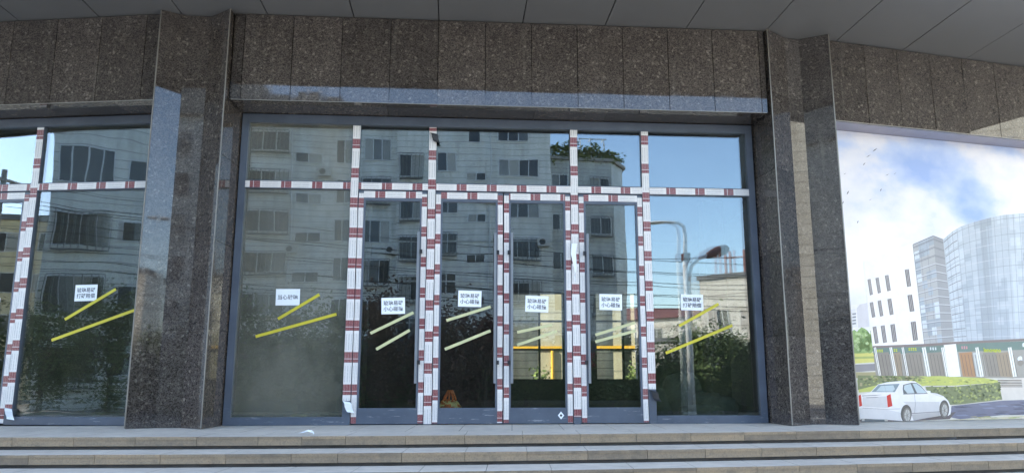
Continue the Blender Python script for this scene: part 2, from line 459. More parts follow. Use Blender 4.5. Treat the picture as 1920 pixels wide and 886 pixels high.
def fascia(F, joints, mat, tilt=.0012):
    mb = MB()
    for a, b in zip(joints[:-1], joints[1:]):
        t0, t1 = random.uniform(-tilt, tilt), random.uniform(-tilt, tilt); tn = random.uniform(.15, .85)
        c = [F(a + .0042, t0), F(b - .0042, t0), F(b - .0042, -.05), F(a + .0042, -.05)]
        d = [F(a + .0042, t1), F(b - .0042, t1), F(b - .0042, -.05), F(a + .0042, -.05)]
        mb.hexa([(x, y, LZ) for x, y in c] + [(x, y, H - .012) for x, y in d], 0, tn)
    mb.box(F, joints[0], joints[-1], -.07, -.052, LZ + .002, H - .006, 0, 0)
    tr = MB(); tr.box(F, joints[0] + .02, joints[-1] - .02, .0015, .006, LZ - .004, LZ + .004)
    o = mb.build('fascia', mat, bld)
    tr.build('edge_trim', 'steel_trim', o)
    return o
jc = [.012, .149, .769, 1.4, 2.03, 2.655, 3.277, 3.892, 4.506, 5.12, 5.738, 6.355, 7.0, 7.078]
fascia(FC, jc, 'granite')
jl = [.06]; 
while jl[-1] > -7.3: jl.append(jl[-1] - (.62 if len(jl) > 1 else .2))
fascia(FL, sorted(jl), 'granite')
jr = [-.12, .516, 1.083, 1.66, 2.249, 2.84, 3.43, 4.02, 4.61, 5.2, 5.8, 6.4]
fascia(FR, jr, 'granite', .004)

def lintel(F, u0, u1, mat, w, gap, depth):
    mb = MB(); u = u0
    while u < u1 - .01:
        v = min(u + w, u1)
        mb.box(F, u + gap, v - gap, -depth, -.052, LZ - .001, LZ + .03, 0, random.random()); u = v
    mb.box(F, u0, u1, -depth, -.07, LZ + .032, LZ + .1, 0, 0)
    mb.build('lintel_soffit', mat, bld)
lintel(FC, .03, 7.06, 'granite', .98, .002, .62)
lintel(FL, -7.4, .04, 'granite', .98, .002, .62)
lintel(FR, -.05, 6.4, 'lintel_panel', .58, .003, .5)

# canopy soffit: long grey metal panels side by side, dark open joints
for k in range(-9, 10):
    u0 = 2.657 + 1.117 * k
    mb = MB()
    dz = random.uniform(0, .003); dz2 = random.uniform(0, .003)
    c = [FC(u0 + .007, 2.36), FC(u0 + 1.11, 2.36), FC(u0 + 1.11, -2.4), FC(u0 + .007, -2.4)]
    mb.hexa([(c[0][0], c[0][1], H + dz), (c[1][0], c[1][1], H + dz2), (c[2][0], c[2][1], H + dz2), (c[3][0], c[3][1], H + dz)] + [(x, y, H + .02) for x, y in c], 0, .5)
    mb.build('soffit_panel', 'soffit_panel', bld)
m = MB(); m.box(FC, -8, 14, -2.4, 2.36, H + .025, H + .06); m.build('soffit_backing', 'soffit_backing', bld)
m = MB(); m.box(FC, -8, 14, 2.37, 2.45, H - .03, H + .9); m.box(FC, -8, 14, -2.4, 2.37, H + .07, H + .9); m.build('canopy_edge', 'aluminium_dark', bld)
m = MB(); m.box(WORLD, -14, 11.5, 12.0, 20.6, H + .9, 14.5); m.build('upper_wall', 'grey_tile', bld)

# the dark unfinished room behind the glass, with two tall openings in its back wall
m = MB()
m.box(WORLD, -12.6, 5.2, 9.2, 20.2, -.3, -.012)
m.build('interior_floor', 'interior_floor', bld)
m = MB()
m.box(WORLD, -12.6, 5.2, 10.6, 20.5, 4.12, 4.3)
m.box(FC, -.1, 7.1, -2.0, -.63, 4.12, 4.3); m.box(FL, -7.4, .05, -2.0, -.63, 4.12, 4.3)
m.build('interior_ceiling', 'interior_wall', bld)
wx = [(-.02, 1.33), (2.22, 3.28)]
m = MB()
m.box(WORLD, -12.6, wx[0][0], 20.2, 20.5, -.3, 4.2); m.box(WORLD, wx[0][1], wx[1][0], 20.2, 20.5, -.3, 4.2); m.box(WORLD, wx[1][1], 5.2, 20.2, 20.5, -.3, 4.2)
for a, b in wx:
    m.box(WORLD, a, b, 20.2, 20.5, -.3, .53); m.box(WORLD, a, b, 20.2, 20.5, 2.77, 4.2)
m.box(WORLD, 5.0, 5.2, 11.3, 20.2, -.3, 4.2); m.box(WORLD, -12.8, -12.6, 9.2, 20.5, -.3, 4.2)
m.box(WORLD, -3.2, -2.75, 14.2, 14.65, -.012, 4.12); m.box(WORLD, 3.9, 4.3, 15.2, 15.6, -.012, 4.12)
m.build('interior_wall', 'interior_wall', bld)
for (a, b), mx in zip(wx, (.72, 2.92)):
    m = MB()
    m.box(WORLD, mx - .03, mx + .03, 20.24, 20.3, .53, 2.77)
    for z in (1.29, 2.03): m.box(WORLD, a, mx - .03, 20.24, 20.3, z - .025, z + .025); m.box(WORLD, mx + .03, b, 20.24, 20.3, z - .025, z + .025)
    m.build('rear_window_frame', 'aluminium_dark', bld)

# ------------------------------------------------------------------ glazed shop fronts
def film_strip(mb, F, d, u0, z0, u1, z1, w, phase=0.0, wob=.0015, seg=.22):
    """thin strip of tape from (u0,z0) to (u1,z1) standing proud of the frame"""
    L = math.hypot(u1 - u0, z1 - z0); n = max(2, int(L / seg)); dx, dz = (u1 - u0) / L, (z1 - z0) / L; px, pz = -dz, dx
    sg = 1 if px >= 0 else 1
    ring = []
    for i in range(n + 1):
        s_ = L * i / n; o = random.uniform(-wob, wob)
        cu, cz = u0 + dx * s_ + px * o, z0 + dz * s_ + pz * o
        ring.append((s_, (cu - px * w / 2, cz - pz * w / 2), (cu + px * w / 2, cz + pz * w / 2)))
    for (s0, a0, b0), (s1, a1, b1) in zip(ring[:-1], ring[1:]):
        q = [F.p(a0[0], d, a0[1]), F.p(a1[0], d, a1[1]), F.p(b1[0], d, b1[1]), F.p(b0[0], d, b0[1])]
        v0, v1 = s0 + phase, s1 + phase
        mb.face(q, 0, .5, [(0, v0), (0, v1), (1, v1), (1, v0)])
        e0, e1 = F.p(a0[0], d - .0015, a0[1]), F.p(a1[0], d - .0015, a1[1])
        mb.face([e0, e1, q[1], q[0]], 0, .5, [(0, v0), (0, v1), (0, v1), (0, v0)])

def front(F, root, u0, u1, ms, panes, film_ends):
    """u0..u1 outer frame, ms the four taped mullions, transom at 3.1 m, four door leaves between them"""
    DF, DB = -.50, -.60
    top = LZ - .012
    mb = MB()
    mb.box(F, u0, u0 + .09, DB, DF, 0, top); mb.box(F, u1 - .09, u1, DB, DF, 0, top)
    mb.box(F, u0 + .09, u1 - .09, DB, DF, 3.95, top)
    for a, b in ((u0 + .09, ms[0] - .05), (ms[3] + .05, u1 - .09)): mb.box(F, a, b, DB, DF, 0, .10)
    # thin glazing beads inside the fixed lights
    mb.build('frame', 'aluminium_grey', root, bevel=.003)
    # transom in pieces between the mullions
    spans = [(u0 + .09, ms[0] - .05), (ms[0] + .05, ms[1] - .05), (ms[1] + .05, ms[2] - .05), (ms[2] + .05, ms[3] - .05), (ms[3] + .05, u1 - .09)]
    for i, (a, b) in enumerate(spans):
        mb = MB(); mb.box(F, a, b, DB, DF - .002, 3.045, 3.155); t = mb.build('transom', 'aluminium_grey', root, bevel=.003)
        fb = MB(); e0, e1 = (a - .03 if i else a), (b + .03 if i < 4 else b)
        film_strip(fb, F, DF + .0015, a - (.0 if i else 0), 3.098, b, 3.098, .088, random.uniform(0, .4))
        fb.build('protective_film', 'protective_film', t)
    for i, u in enumerate(ms):
        mb = MB(); mb.box(F, u - .05, u + .05, DB, DF, 0, 3.95); mu = mb.build('mullion', 'aluminium_grey', root, bevel=.003)
        fb = MB(); zb, zt = film_ends[i]
        film_strip(fb, F, DF + .003, u, zb, u + .0, zt, .098, random.uniform(0, .4), wob=.0035)
        fb.build('protective_film', 'protective_film', mu)
    # fixed panes and fan lights
    for i, (a, b) in enumerate(spans):
        mb = MB(); mb.box(F, a - .008, b + .008, -.562, -.538, 3.14, 3.96); mb.build('window_pane', panes[0 if i == 0 else 3 if i == 4 else 1], root)
    for i, (a, b) in ((0, spans[0]), (4, spans[4])):
        mb = MB(); k_ = .009 if i == 4 else 0
        c = [F(a - .008, -.538), F(b + .008, -.538), F(b + .008, -.562 - k_), F(a - .008, -.562)][::-1]
        mb.prism(c, .09, 3.06); mb.build('window_pane', panes[0 if i == 0 else 3], root)
    # doors
    mid = (ms[1] + ms[2]) / 2
    leaves = [(ms[0] + .056, ms[1] - .056, 'r'), (ms[1] + .056, mid - .006, 'r'), (mid + .006, ms[2] - .056, 'l'), (ms[2] + .056, ms[3] - .056, 'l')]
    for a, b, side in leaves:
        mb = MB(); f0, f1 = -.565, -.508
        mb.box(F, a, a + .095, f0, f1, .012, 3.035); mb.box(F, b - .095, b, f0, f1, .012, 3.035)
        mb.box(F, a + .095, b - .095, f0, f1, .012, .208); mb.box(F, a + .095, b - .095, f0, f1, 2.9, 3.035)
        door = mb.build('door', 'aluminium_grey', root, bevel=.003)
        mb = MB(); mb.box(F, a + .088, b - .088, -.548, -.53, .2, 2.91); mb.build('door_pane', panes[2], door)
        fb = MB()
        film_strip(fb, F, f1 + .002, a + .036, .02, a + .036, 3.0, .066, random.uniform(0, .4))
        film_strip(fb, F, f1 + .002, b - .036, .02, b - .036, 3.0, .066, random.uniform(0, .4))
        film_strip(fb, F, f1 + .0035, a + .07, 2.985, b - .07, 2.985, .088, random.uniform(0, .4))
        fb.build('protective_film', 'protective_film', door)
        hu = b - .105 if side == 'r' else a + .105
        hb = MB(); hb.box(F, hu - .016, hu + .016, f1 + .045, f1 + .062, .515, 2.48)
        o = hb.build('pull_handle', 'handle_steel', door, bevel=.003)
        for z in (.78, 2.22):
            kb = MB()
            lo, hi = (hu - .012, hu + .055) if side == 'r' else (hu - .055, hu + .012)
            kb.box(F, lo, hi, f1 + .006, f1 + .044, z - .026, z + .026)
            kb.build('handle_bracket', 'black_plastic', door)

ent = empty('glazed_entrance', FC.p(3.545, -.55, 0), 'wide glazed entrance with four doors between the granite pillars, frames taped red and white', 'shop entrance')
front(FC, ent, .048, 7.04, [1.565, 2.587, 4.515, 5.505], ['pane_dusty', 'pane_clear', 'pane_door', 'pane_clear'],
      [(.30, 3.93), (.012, 3.93), (.09, 3.94), (.44, 3.94)])
shp = empty('glazed_shopfront', FL.p(-3.7, -.55, 0), 'glazed shop front left of the left granite pillar, cut off by the photo edge', 'shop front')
front(FL, shp, -7.36, .055, [-5.83, -4.80, -2.87, -1.845], ['pane_clear', 'pane_clear', 'pane_door', 'pane_wavy'],
      [(.012, 3.93), (.012, 3.93), (.012, 3.93), (.2, 3.93)])

# ------------------------------------------------------------------ printed hoarding in the right bay
PC = dict(sky=None, paleground=(226, 220, 208), farhaze=(246, 240, 240), farblock=(232, 228, 228), farwin=(150, 150, 154), farblock2=(222, 216, 216),
    treegreen=(150, 178, 110), treelight=(190, 210, 150), treedark=(116, 146, 86), yellowfield=(222, 214, 120), greenfield=(176, 184, 110), roadgrey=(150, 146, 148),
    drygrass=(176, 166, 126), whiteblock=(252, 243, 234), wingrey=(122, 114, 112), winlight=(196, 190, 188), winfrm=(150, 140, 140), towerglass=(184, 182, 180), towerglass2=(164, 163, 163),
    gridwhite=(210, 210, 212), griddark=(140,140,142), curveglass=(192, 198, 203), glassblue=(172, 186, 204), glassgrey=(164, 172, 182), gridline=(154, 160, 166),
    cornice=(136, 122, 118), signgreen=(112, 134, 126), shopglass=(166, 160, 150), shopdark=(150, 141, 130), shopbrown=(164, 146, 124), shoporange=(180, 136, 100), shoppale=(206, 206, 200),
    shopline=(116, 106, 98), whitecol=(246, 242, 232), plazabeige=(222, 212, 200), textyellow=(206, 214, 60), textwhite=(236, 238, 236), textpink=(222, 150, 156),
    hedgetop=(196, 200, 108), hedgetop2=(222, 220, 120), hedgeside=(128, 136, 96), hedgedark=(98, 108, 76), hedgelight=(172, 178, 110), bluepatch=(122, 122, 140), bluedark=(98, 98, 116), bluelight=(138, 142, 164), bluegrey=(110, 110, 126),
    cella=(166, 172, 178), cellb=(176, 183, 190), celld=(203, 209, 214), celle=(214, 219, 222), carshade2=(226, 221, 218), carlow=(196, 190, 186), tyre=(128, 122, 116),
    paleground2=(218, 206, 176), carshadow=(110, 100, 100), carbody=(244, 238, 234), carshade=(218, 213, 210), carline=(150, 143, 142), carglass=(138, 154, 160), carglasslight=(196, 208, 210), cardark=(104, 110, 112), carlight=(210, 56, 48),
    wheelarch=(96, 92, 88), wheelgrey=(196, 191, 182), bird=(70, 66, 72))
def print_sky():
    t = NT('print_sky')
    n = t.noise(.8, 8, rough=.5, stretch=(1, 1, 1.6)); n2 = t.noise(.3, 2)
    zz = t.n('ShaderNodeSeparateXYZ'); t.set(zz.inputs[0], t.pos())
    up = t.math('MULTIPLY', t.math('SUBTRACT', 3.0, zz.outputs[2], clamp=True), .11)
    f = t.math('ADD', t.math('ADD', t.math('MULTIPLY', n, .75), t.math('MULTIPLY', n2, .35)), up)
    c = t.ramp(f, [(.40, lin(150, 174, 220)), (.49, lin(186, 199, 226)), (.56, lin(220, 219, 226)), (.70, lin(248, 240, 234))])
    return t.base(c, .35, spec=.4)
M['print_sky'] = print_sky()
for k, c in PC.items():
    if c:
        t_ = NT('print_' + k); l_ = lin(*c); a_ = tuple(v * .85 for v in l_[:3]) + (1,); b_ = tuple(v * .95 for v in l_[:3]) + (1,)
        M['print_' + k] = t_.base(t_.ramp(t_.noise(7, 5, rough=.7), [(.3, a_), (.7, b_)]), .4, spec=.35)
hrd = empty('printed_hoarding', FR.p(3, -.35, 0), 'large printed hoarding right of the right pillar showing a white car and glass offices', 'billboard')
m = MB(); m.box(FR, .0, 6.3, -.41, -.352, 0.004, LZ - .004); m.build('backing_board', 'aluminium_grey', hrd)
POSTER = """paleground 1 -97 1063 5628 1130 5371 -152 -196 -57
farhaze 1 204 1561 576 1614 591 1071 158 1066
farblock 2 242 1503 322 1520 324 1271 236 1255
farwin 3 263 1453 325 1461 323 1439 261 1431
farwin 3 259 1409 320 1417 318 1395 257 1387
farwin 3 255 1365 316 1373 314 1351 253 1343
farwin 3 251 1321 312 1329 310 1308 249 1299
farblock2 2 339 1520 397 1580 522 1606 524 1275 340 1257
treegreen 3 402 1069 372 1000 351 927 288 930 241 916 204 945 158 1003 150 1066 195 1137 221 1188 269 1234 318 1204 368 1206 386 1131
treegreen 3 521 1114 525 1041 477 973 417 980 360 954 321 1000 292 1043 293 1111 304 1190 337 1227 394 1266 442 1252 491 1220 520 1180
treegreen 3 596 1057 580 989 542 936 506 911 470 917 447 953 405 998 409 1055 424 1117 456 1151 499 1182 532 1178 561 1173 580 1130
treegreen 3 524 984 504 955 457 920 374 912 289 905 219 916 174 951 164 980 204 1014 227 1047 303 1053 379 1052 470 1046 498 1014
treelight 4 331 1179 332 1171 323 1165 312 1156 301 1157 292 1160 281 1169 287 1178 290 1189 294 1197 305 1198 317 1203 325 1193 336 1188
treedark 4 510 1187 507 1178 498 1172 485 1166 474 1168 462 1167 454 1177 459 1186 457 1197 466 1203 479 1210 490 1205 499 1206 509 1196
treelight 4 348 1109 347 1100 338 1094 327 1086 314 1084 303 1090 302 1101 294 1109 299 1117 305 1126 317 1127 330 1127 342 1126 343 1117
treedark 4 440 1209 440 1199 433 1192 421 1190 410 1185 401 1193 395 1199 396 1208 395 1216 402 1227 414 1231 425 1226 435 1225 442 1217
treelight 4 319 1004 321 995 307 985 299 981 288 983 280 988 269 995 271 1003 269 1012 279 1021 292 1027 302 1027 310 1023 321 1013
treedark 4 479 1103 473 1092 468 1087 454 1078 443 1084 432 1086 424 1093 425 1102 430 1113 435 1121 446 1122 460 1127 469 1120 472 1113
treelight 4 307 1080 308 1071 300 1062 290 1062 276 1058 266 1063 260 1069 259 1080 260 1088 270 1095 281 1097 292 1099 303 1098 312 1090
treedark 4 554 1122 549 1113 542 1103 528 1100 517 1103 508 1103 505 1111 498 1121 502 1132 512 1139 523 1143 534 1147 546 1137 546 1130
treelight 4 312 1028 308 1020 300 1008 290 1006 278 1003 269 1010 264 1018 262 1027 268 1037 273 1045 282 1050 293 1047 305 1044 307 1038
treedark 4 247 983 249 974 239 967 227 960 216 965 206 966 201 973 200 983 201 993 207 1001 219 1004 231 1003 242 1003 251 993
treelight 4 353 1057 347 1047 338 1041 328 1034 317 1038 310 1038 303 1047 304 1056 301 1066 309 1076 322 1078 333 1078 343 1076 351 1065
treedark 4 475 964 464 953 462 945 449 943 437 945 426 946 425 953 421 963 426 974 433 982 441 981 454 987 464 983 469 973
treelight 4 319 996 311 987 305 981 294 976 282 976 270 981 268 987 268 995 265 1006 275 1012 285 1017 298 1018 305 1015 311 1005
treedark 4 557 1079 559 1069 544 1060 535 1056 524 1060 514 1061 511 1070 510 1079 513 1088 517 1097 528 1101 541 1098 551 1093 557 1090
treelight 4 413 1147 415 1136 405 1127 394 1128 381 1124 370 1129 365 1139 359 1147 363 1155 372 1163 385 1164 397 1167 408 1165 413 1158
treedark 4 590 1206 587 1197 580 1190 567 1184 555 1182 547 1186 537 1194 534 1205 543 1214 551 1223 560 1224 570 1226 582 1223 587 1214
treelight 4 376 1171 371 1161 362 1157 351 1152 340 1152 327 1152 320 1160 323 1171 325 1179 331 1186 343 1194 355 1192 367 1189 372 1180
treedark 4 355 1037 354 1028 342 1019 333 1015 323 1018 312 1018 309 1026 301 1036 305 1045 318 1052 327 1057 338 1056 350 1053 351 1047
treelight 4 403 1138 402 1129 395 1123 381 1117 369 1120 358 1120 356 1127 348 1137 358 1148 364 1156 373 1155 386 1159 395 1155 401 1146
treedark 4 560 1152 560 1141 550 1132 539 1131 528 1131 517 1135 514 1141 511 1151 515 1159 520 1168 530 1169 544 1169 551 1166 560 1161
treelight 4 347 960 346 951 336 945 324 937 313 942 305 941 295 950 297 960 297 968 308 977 316 981 328 983 337 978 344 968
treedark 4 428 1089 419 1079 411 1071 402 1067 391 1066 380 1070 378 1078 368 1088 379 1099 383 1104 394 1113 405 1111 417 1109 419 1098
treelight 4 495 1048 489 1038 478 1029 470 1030 457 1025 447 1033 439 1038 436 1047 444 1056 454 1063 461 1068 473 1072 485 1068 488 1056
treedark 4 589 1210 584 1200 574 1194 563 1189 552 1190 539 1189 537 1199 530 1209 538 1220 545 1227 555 1229 568 1229 579 1225 587 1219
treelight 4 583 1184 580 1174 570 1168 559 1160 546 1162 534 1165 533 1175 526 1183 531 1192 543 1202 551 1204 562 1202 576 1203 575 1191
treedark 4 368 958 364 949 359 940 346 937 335 938 327 943 316 949 320 958 316 969 328 973 339 982 351 982 363 977 370 968
treelight 4 307 1013 297 1002 293 993 280 988 269 991 256 993 250 1003 250 1012 257 1023 262 1029 273 1031 284 1035 293 1029 304 1021
treedark 4 573 1117 568 1108 560 1100 547 1095 536 1096 527 1101 522 1106 513 1116 520 1126 528 1132 541 1136 553 1140 564 1132 567 1125
treelight 4 490 1165 485 1157 475 1147 466 1146 453 1140 442 1145 433 1156 438 1164 440 1173 446 1181 459 1189 470 1190 478 1179 490 1174
treedark 4 562 1097 554 1087 551 1078 538 1073 525 1077 518 1081 508 1087 512 1096 513 1105 520 1114 530 1121 542 1121 551 1114 558 1107
yellowfield 3 212 909 577 926 581 796 216 773
greenfield 4 208 866 571 875 568 847 205 837
roadgrey 3 198 759 578 774 595 681 205 659
drygrass 3 205 659 2849 685 2833 579 198 581
whiteblock 5 509 2188 1403 2487 1438 1052 548 991
wingrey 6 559 1928 608 1941 626 1724 577 1711
winlight 7 580 1940 598 1724 590 1722 572 1939
winlight 7 596 1941 614 1724 606 1723 588 1940
wingrey 6 693 1953 746 1966 764 1753 712 1740
winlight 7 716 1965 734 1753 726 1751 708 1964
winlight 7 733 1966 751 1753 743 1752 725 1965
wingrey 6 855 1994 915 2007 932 1788 873 1775
winlight 7 880 2007 897 1788 889 1787 872 2005
winlight 7 899 2007 916 1788 908 1787 891 2006
wingrey 6 1203 2089 1273 2103 1287 1861 1217 1847
winlight 7 1231 2102 1245 1860 1237 1859 1223 2101
winlight 7 1254 2103 1268 1860 1259 1859 1245 2101
wingrey 6 562 1605 617 1618 636 1413 581 1401
winlight 7 585 1618 604 1413 596 1412 577 1616
winlight 7 603 1618 622 1413 614 1412 595 1617
wingrey 6 697 1634 752 1647 770 1431 715 1419
winlight 7 720 1646 738 1431 730 1430 712 1645
winlight 7 738 1647 755 1431 747 1430 730 1645
wingrey 6 863 1664 928 1677 944 1455 880 1442
winlight 7 889 1676 906 1454 898 1453 881 1675
winlight 7 910 1677 927 1455 919 1454 902 1675
wingrey 6 1209 1729 1288 1742 1302 1508 1224 1495
winlight 7 1240 1742 1255 1507 1246 1506 1232 1740
winlight 7 1266 1742 1280 1508 1272 1507 1257 1741
wingrey 6 576 1272 637 1284 653 1056 593 1045
winlight 7 601 1284 617 1056 610 1055 593 1282
winlight 7 621 1284 637 1056 629 1055 613 1283
wingrey 6 712 1289 776 1301 792 1068 728 1056
winlight 7 738 1301 754 1068 746 1067 730 1300
winlight 7 759 1301 774 1068 766 1067 751 1300
wingrey 6 874 1309 947 1322 961 1080 888 1068
winlight 7 903 1321 917 1079 909 1078 895 1320
winlight 7 927 1322 941 1080 933 1079 919 1321
wingrey 6 1222 1353 1307 1366 1317 1104 1233 1092
winlight 7 1255 1365 1266 1104 1258 1103 1247 1364
winlight 7 1282 1366 1293 1104 1285 1103 1274 1365
towerglass 6 1386 2459 1761 2606 1732 1073 1420 1051
towerglass2 6 1761 2606 1929 2559 1939 1091 1732 1073
cellb 7 1479 2495 1572 2532 1572 2416 1480 2382
cellb 7 1572 2532 1666 2569 1665 2451 1572 2416
cella 7 1666 2569 1761 2606 1758 2485 1665 2451
griddark 8 1385 2425 1758 2568 1762 2559 1388 2416
griddark 8 1763 2568 1932 2523 1926 2513 1757 2559
griddark 8 1383 2408 1757 2551 1759 2545 1386 2402
griddark 8 1760 2551 1929 2506 1925 2499 1756 2544
celle 7 1388 2348 1480 2382 1481 2270 1391 2238
cella 7 1480 2382 1572 2416 1573 2301 1481 2270
cellb 7 1572 2416 1665 2451 1664 2333 1573 2301
griddark 8 1387 2314 1756 2448 1759 2438 1391 2305
griddark 8 1760 2448 1932 2408 1927 2398 1755 2438
griddark 8 1386 2297 1755 2430 1757 2424 1389 2291
griddark 8 1758 2431 1930 2391 1926 2384 1754 2424
cellb 7 1391 2238 1481 2270 1483 2157 1394 2128
griddark 8 1390 2204 1754 2328 1757 2318 1393 2195
griddark 8 1758 2328 1933 2293 1928 2283 1753 2318
griddark 8 1389 2188 1752 2310 1755 2304 1391 2181
griddark 8 1755 2311 1930 2276 1927 2269 1752 2304
cella 7 1394 2128 1483 2157 1484 2046 1396 2019
gridwhite 8 1393 2095 1752 2208 1755 2199 1396 2085
gridwhite 8 1755 2208 1934 2179 1929 2169 1751 2198
griddark 8 1392 2078 1750 2191 1752 2184 1394 2072
griddark 8 1753 2191 1931 2162 1928 2155 1750 2184
celle 7 1396 2019 1484 2046 1486 1934 1399 1910
cella 7 1573 2072 1662 2099 1661 1983 1573 1958
cellb 7 1662 2099 1752 2126 1750 2007 1661 1983
gridwhite 8 1396 1986 1750 2089 1752 2079 1398 1976
gridwhite 8 1753 2089 1934 2065 1930 2055 1749 2079
griddark 8 1394 1969 1748 2072 1750 2065 1396 1962
griddark 8 1750 2072 1932 2048 1929 2041 1748 2065
cellb 7 1486 1934 1573 1958 1574 1845 1487 1823
gridwhite 8 1399 1877 1748 1970 1750 1961 1401 1867
gridwhite 8 1750 1971 1935 1951 1931 1941 1747 1961
griddark 8 1397 1860 1746 1953 1748 1947 1399 1853
griddark 8 1748 1954 1932 1934 1930 1927 1746 1947
cellb 7 1574 1845 1660 1867 1659 1751 1574 1732
gridwhite 8 1401 1768 1746 1852 1748 1843 1403 1759
gridwhite 8 1748 1852 1935 1838 1932 1828 1745 1842
griddark 8 1400 1752 1744 1835 1745 1829 1401 1745
griddark 8 1746 1835 1933 1821 1931 1814 1744 1829
cellb 7 1404 1693 1489 1712 1490 1602 1407 1585
gridwhite 8 1404 1660 1743 1735 1745 1725 1406 1651
gridwhite 8 1745 1735 1936 1725 1933 1715 1743 1725
griddark 8 1403 1643 1742 1718 1743 1711 1404 1637
griddark 8 1743 1718 1933 1708 1932 1701 1742 1711
celle 7 1407 1585 1490 1602 1492 1492 1409 1478
cella 7 1490 1602 1574 1619 1574 1507 1492 1492
cellb 7 1574 1619 1658 1636 1657 1522 1574 1507
celle 7 1658 1636 1743 1653 1741 1537 1657 1522
gridwhite 8 1407 1552 1741 1617 1743 1608 1408 1543
gridwhite 8 1743 1617 1936 1613 1934 1603 1741 1608
griddark 8 1405 1536 1740 1601 1741 1594 1406 1529
griddark 8 1741 1601 1934 1596 1933 1589 1740 1594
cella 7 1409 1478 1492 1492 1493 1383 1412 1371
celle 7 1657 1522 1741 1537 1738 1420 1656 1408
gridwhite 8 1410 1445 1739 1501 1740 1491 1411 1435
gridwhite 8 1741 1501 1937 1501 1935 1491 1739 1491
griddark 8 1408 1428 1738 1484 1738 1477 1409 1422
griddark 8 1739 1484 1935 1484 1934 1477 1737 1477
celle 7 1412 1371 1493 1383 1494 1274 1415 1264
cella 7 1493 1383 1574 1395 1575 1284 1494 1274
cella 7 1574 1395 1656 1408 1655 1294 1575 1284
cella 7 1656 1408 1738 1420 1736 1304 1655 1294
gridwhite 8 1413 1338 1737 1384 1738 1375 1413 1328
gridwhite 8 1738 1384 1937 1389 1936 1379 1737 1375
griddark 8 1411 1321 1736 1368 1736 1361 1411 1315
griddark 8 1736 1368 1935 1373 1935 1366 1735 1361
cella 7 1494 1274 1575 1284 1575 1173 1496 1165
celle 7 1575 1284 1655 1294 1654 1181 1575 1173
gridwhite 8 1415 1231 1735 1268 1736 1259 1416 1222
gridwhite 8 1736 1268 1938 1278 1937 1268 1735 1259
griddark 8 1414 1215 1734 1252 1734 1245 1414 1208
griddark 8 1734 1252 1936 1262 1935 1255 1733 1245
cellb 7 1654 1181 1734 1189 1732 1073 1653 1068
gridwhite 8 1418 1125 1733 1153 1733 1143 1418 1115
gridwhite 8 1734 1153 1939 1167 1938 1158 1733 1143
griddark 8 1416 1109 1732 1137 1731 1130 1416 1102
griddark 8 1732 1137 1937 1151 1936 1144 1731 1130
griddark 8 1383 2465 1758 2612 1763 2600 1388 2453
griddark 8 1764 2612 1932 2565 1925 2553 1757 2600
griddark 8 1390 2460 1424 1052 1415 1051 1381 2458
griddark 7 1511 2507 1525 1059 1519 1058 1506 2507
griddark 7 1635 2556 1628 1066 1622 1066 1629 2555
curveglass 7 1929 2559 2108 2686 2263 2766 2468 2837 2673 2893 2879 2945 3087 2989 3504 3046 4139 3091 4899 3109 6025 3112 5643 1208 4610 1175 3914 1153 3336 1135 2959 1123 2773 1117 2589 1111 2406 1106 2225 1100 2090 1096 1939 1091
celld 8 1951 2384 2064 2457 2063 2357 1951 2290
celld 8 1951 2290 2063 2357 2063 2258 1952 2196
celld 8 1952 2196 2063 2258 2062 2160 1952 2103
celld 8 1952 2103 2062 2160 2061 2061 1952 2009
celld 8 1953 1916 2061 1963 2060 1865 1953 1824
celld 8 1953 1824 2060 1865 2059 1768 1954 1731
celld 8 1954 1731 2059 1768 2059 1671 1954 1639
celld 8 1954 1639 2059 1671 2058 1574 1955 1547
celld 8 1955 1455 2057 1477 2057 1381 1955 1364
celld 8 1955 1364 2057 1381 2056 1285 1956 1273
celld 8 1956 1182 2055 1190 2055 1095 1957 1091
celld 8 2065 2656 2180 2724 2178 2619 2065 2556
celld 8 2065 2556 2178 2619 2177 2515 2064 2457
celld 8 2064 2457 2177 2515 2175 2412 2063 2357
celld 8 2063 2357 2175 2412 2173 2309 2063 2258
celld 8 2063 2258 2173 2309 2172 2206 2062 2160
celld 8 2062 2160 2172 2206 2170 2104 2061 2061
celld 8 2061 2061 2170 2104 2168 2001 2061 1963
celld 8 2061 1963 2168 2001 2166 1900 2060 1865
celld 8 2059 1671 2163 1697 2161 1596 2058 1574
celld 8 2058 1574 2161 1596 2160 1496 2057 1477
celld 8 2180 2724 2294 2777 2291 2669 2178 2619
celld 8 2178 2619 2291 2669 2288 2562 2177 2515
celld 8 2175 2412 2286 2455 2283 2349 2173 2309
celld 8 2173 2309 2283 2349 2280 2243 2172 2206
cellb 8 2166 1900 2273 1927 2270 1822 2165 1798
cellb 8 2163 1697 2268 1718 2265 1614 2161 1596
cellb 8 2161 1596 2265 1614 2262 1511 2160 1496
cellb 8 2160 1496 2262 1511 2260 1408 2158 1396
cellb 8 2158 1396 2260 1408 2257 1305 2157 1296
cellb 8 2283 2349 2392 2379 2389 2270 2280 2243
cellb 8 2275 2032 2382 2055 2379 1948 2273 1927
cellb 8 2273 1927 2379 1948 2375 1841 2270 1822
cellb 8 2368 1628 2472 1641 2468 1533 2365 1523
cellb 8 2362 1417 2464 1426 2460 1320 2358 1313
cellb 8 2358 1313 2460 1320 2456 1213 2355 1208
cellb 8 2519 2851 2632 2882 2626 2768 2514 2739
cellb 8 2506 2516 2616 2541 2611 2429 2502 2405
cellb 8 2502 2405 2611 2429 2606 2317 2497 2295
cellb 8 2497 2295 2606 2317 2601 2205 2493 2185
cellb 8 2493 2185 2601 2205 2596 2094 2489 2075
cellb 8 2489 2075 2596 2094 2591 1983 2485 1966
cellb 8 2485 1966 2591 1983 2586 1872 2481 1857
cellb 8 2481 1857 2586 1872 2581 1762 2476 1749
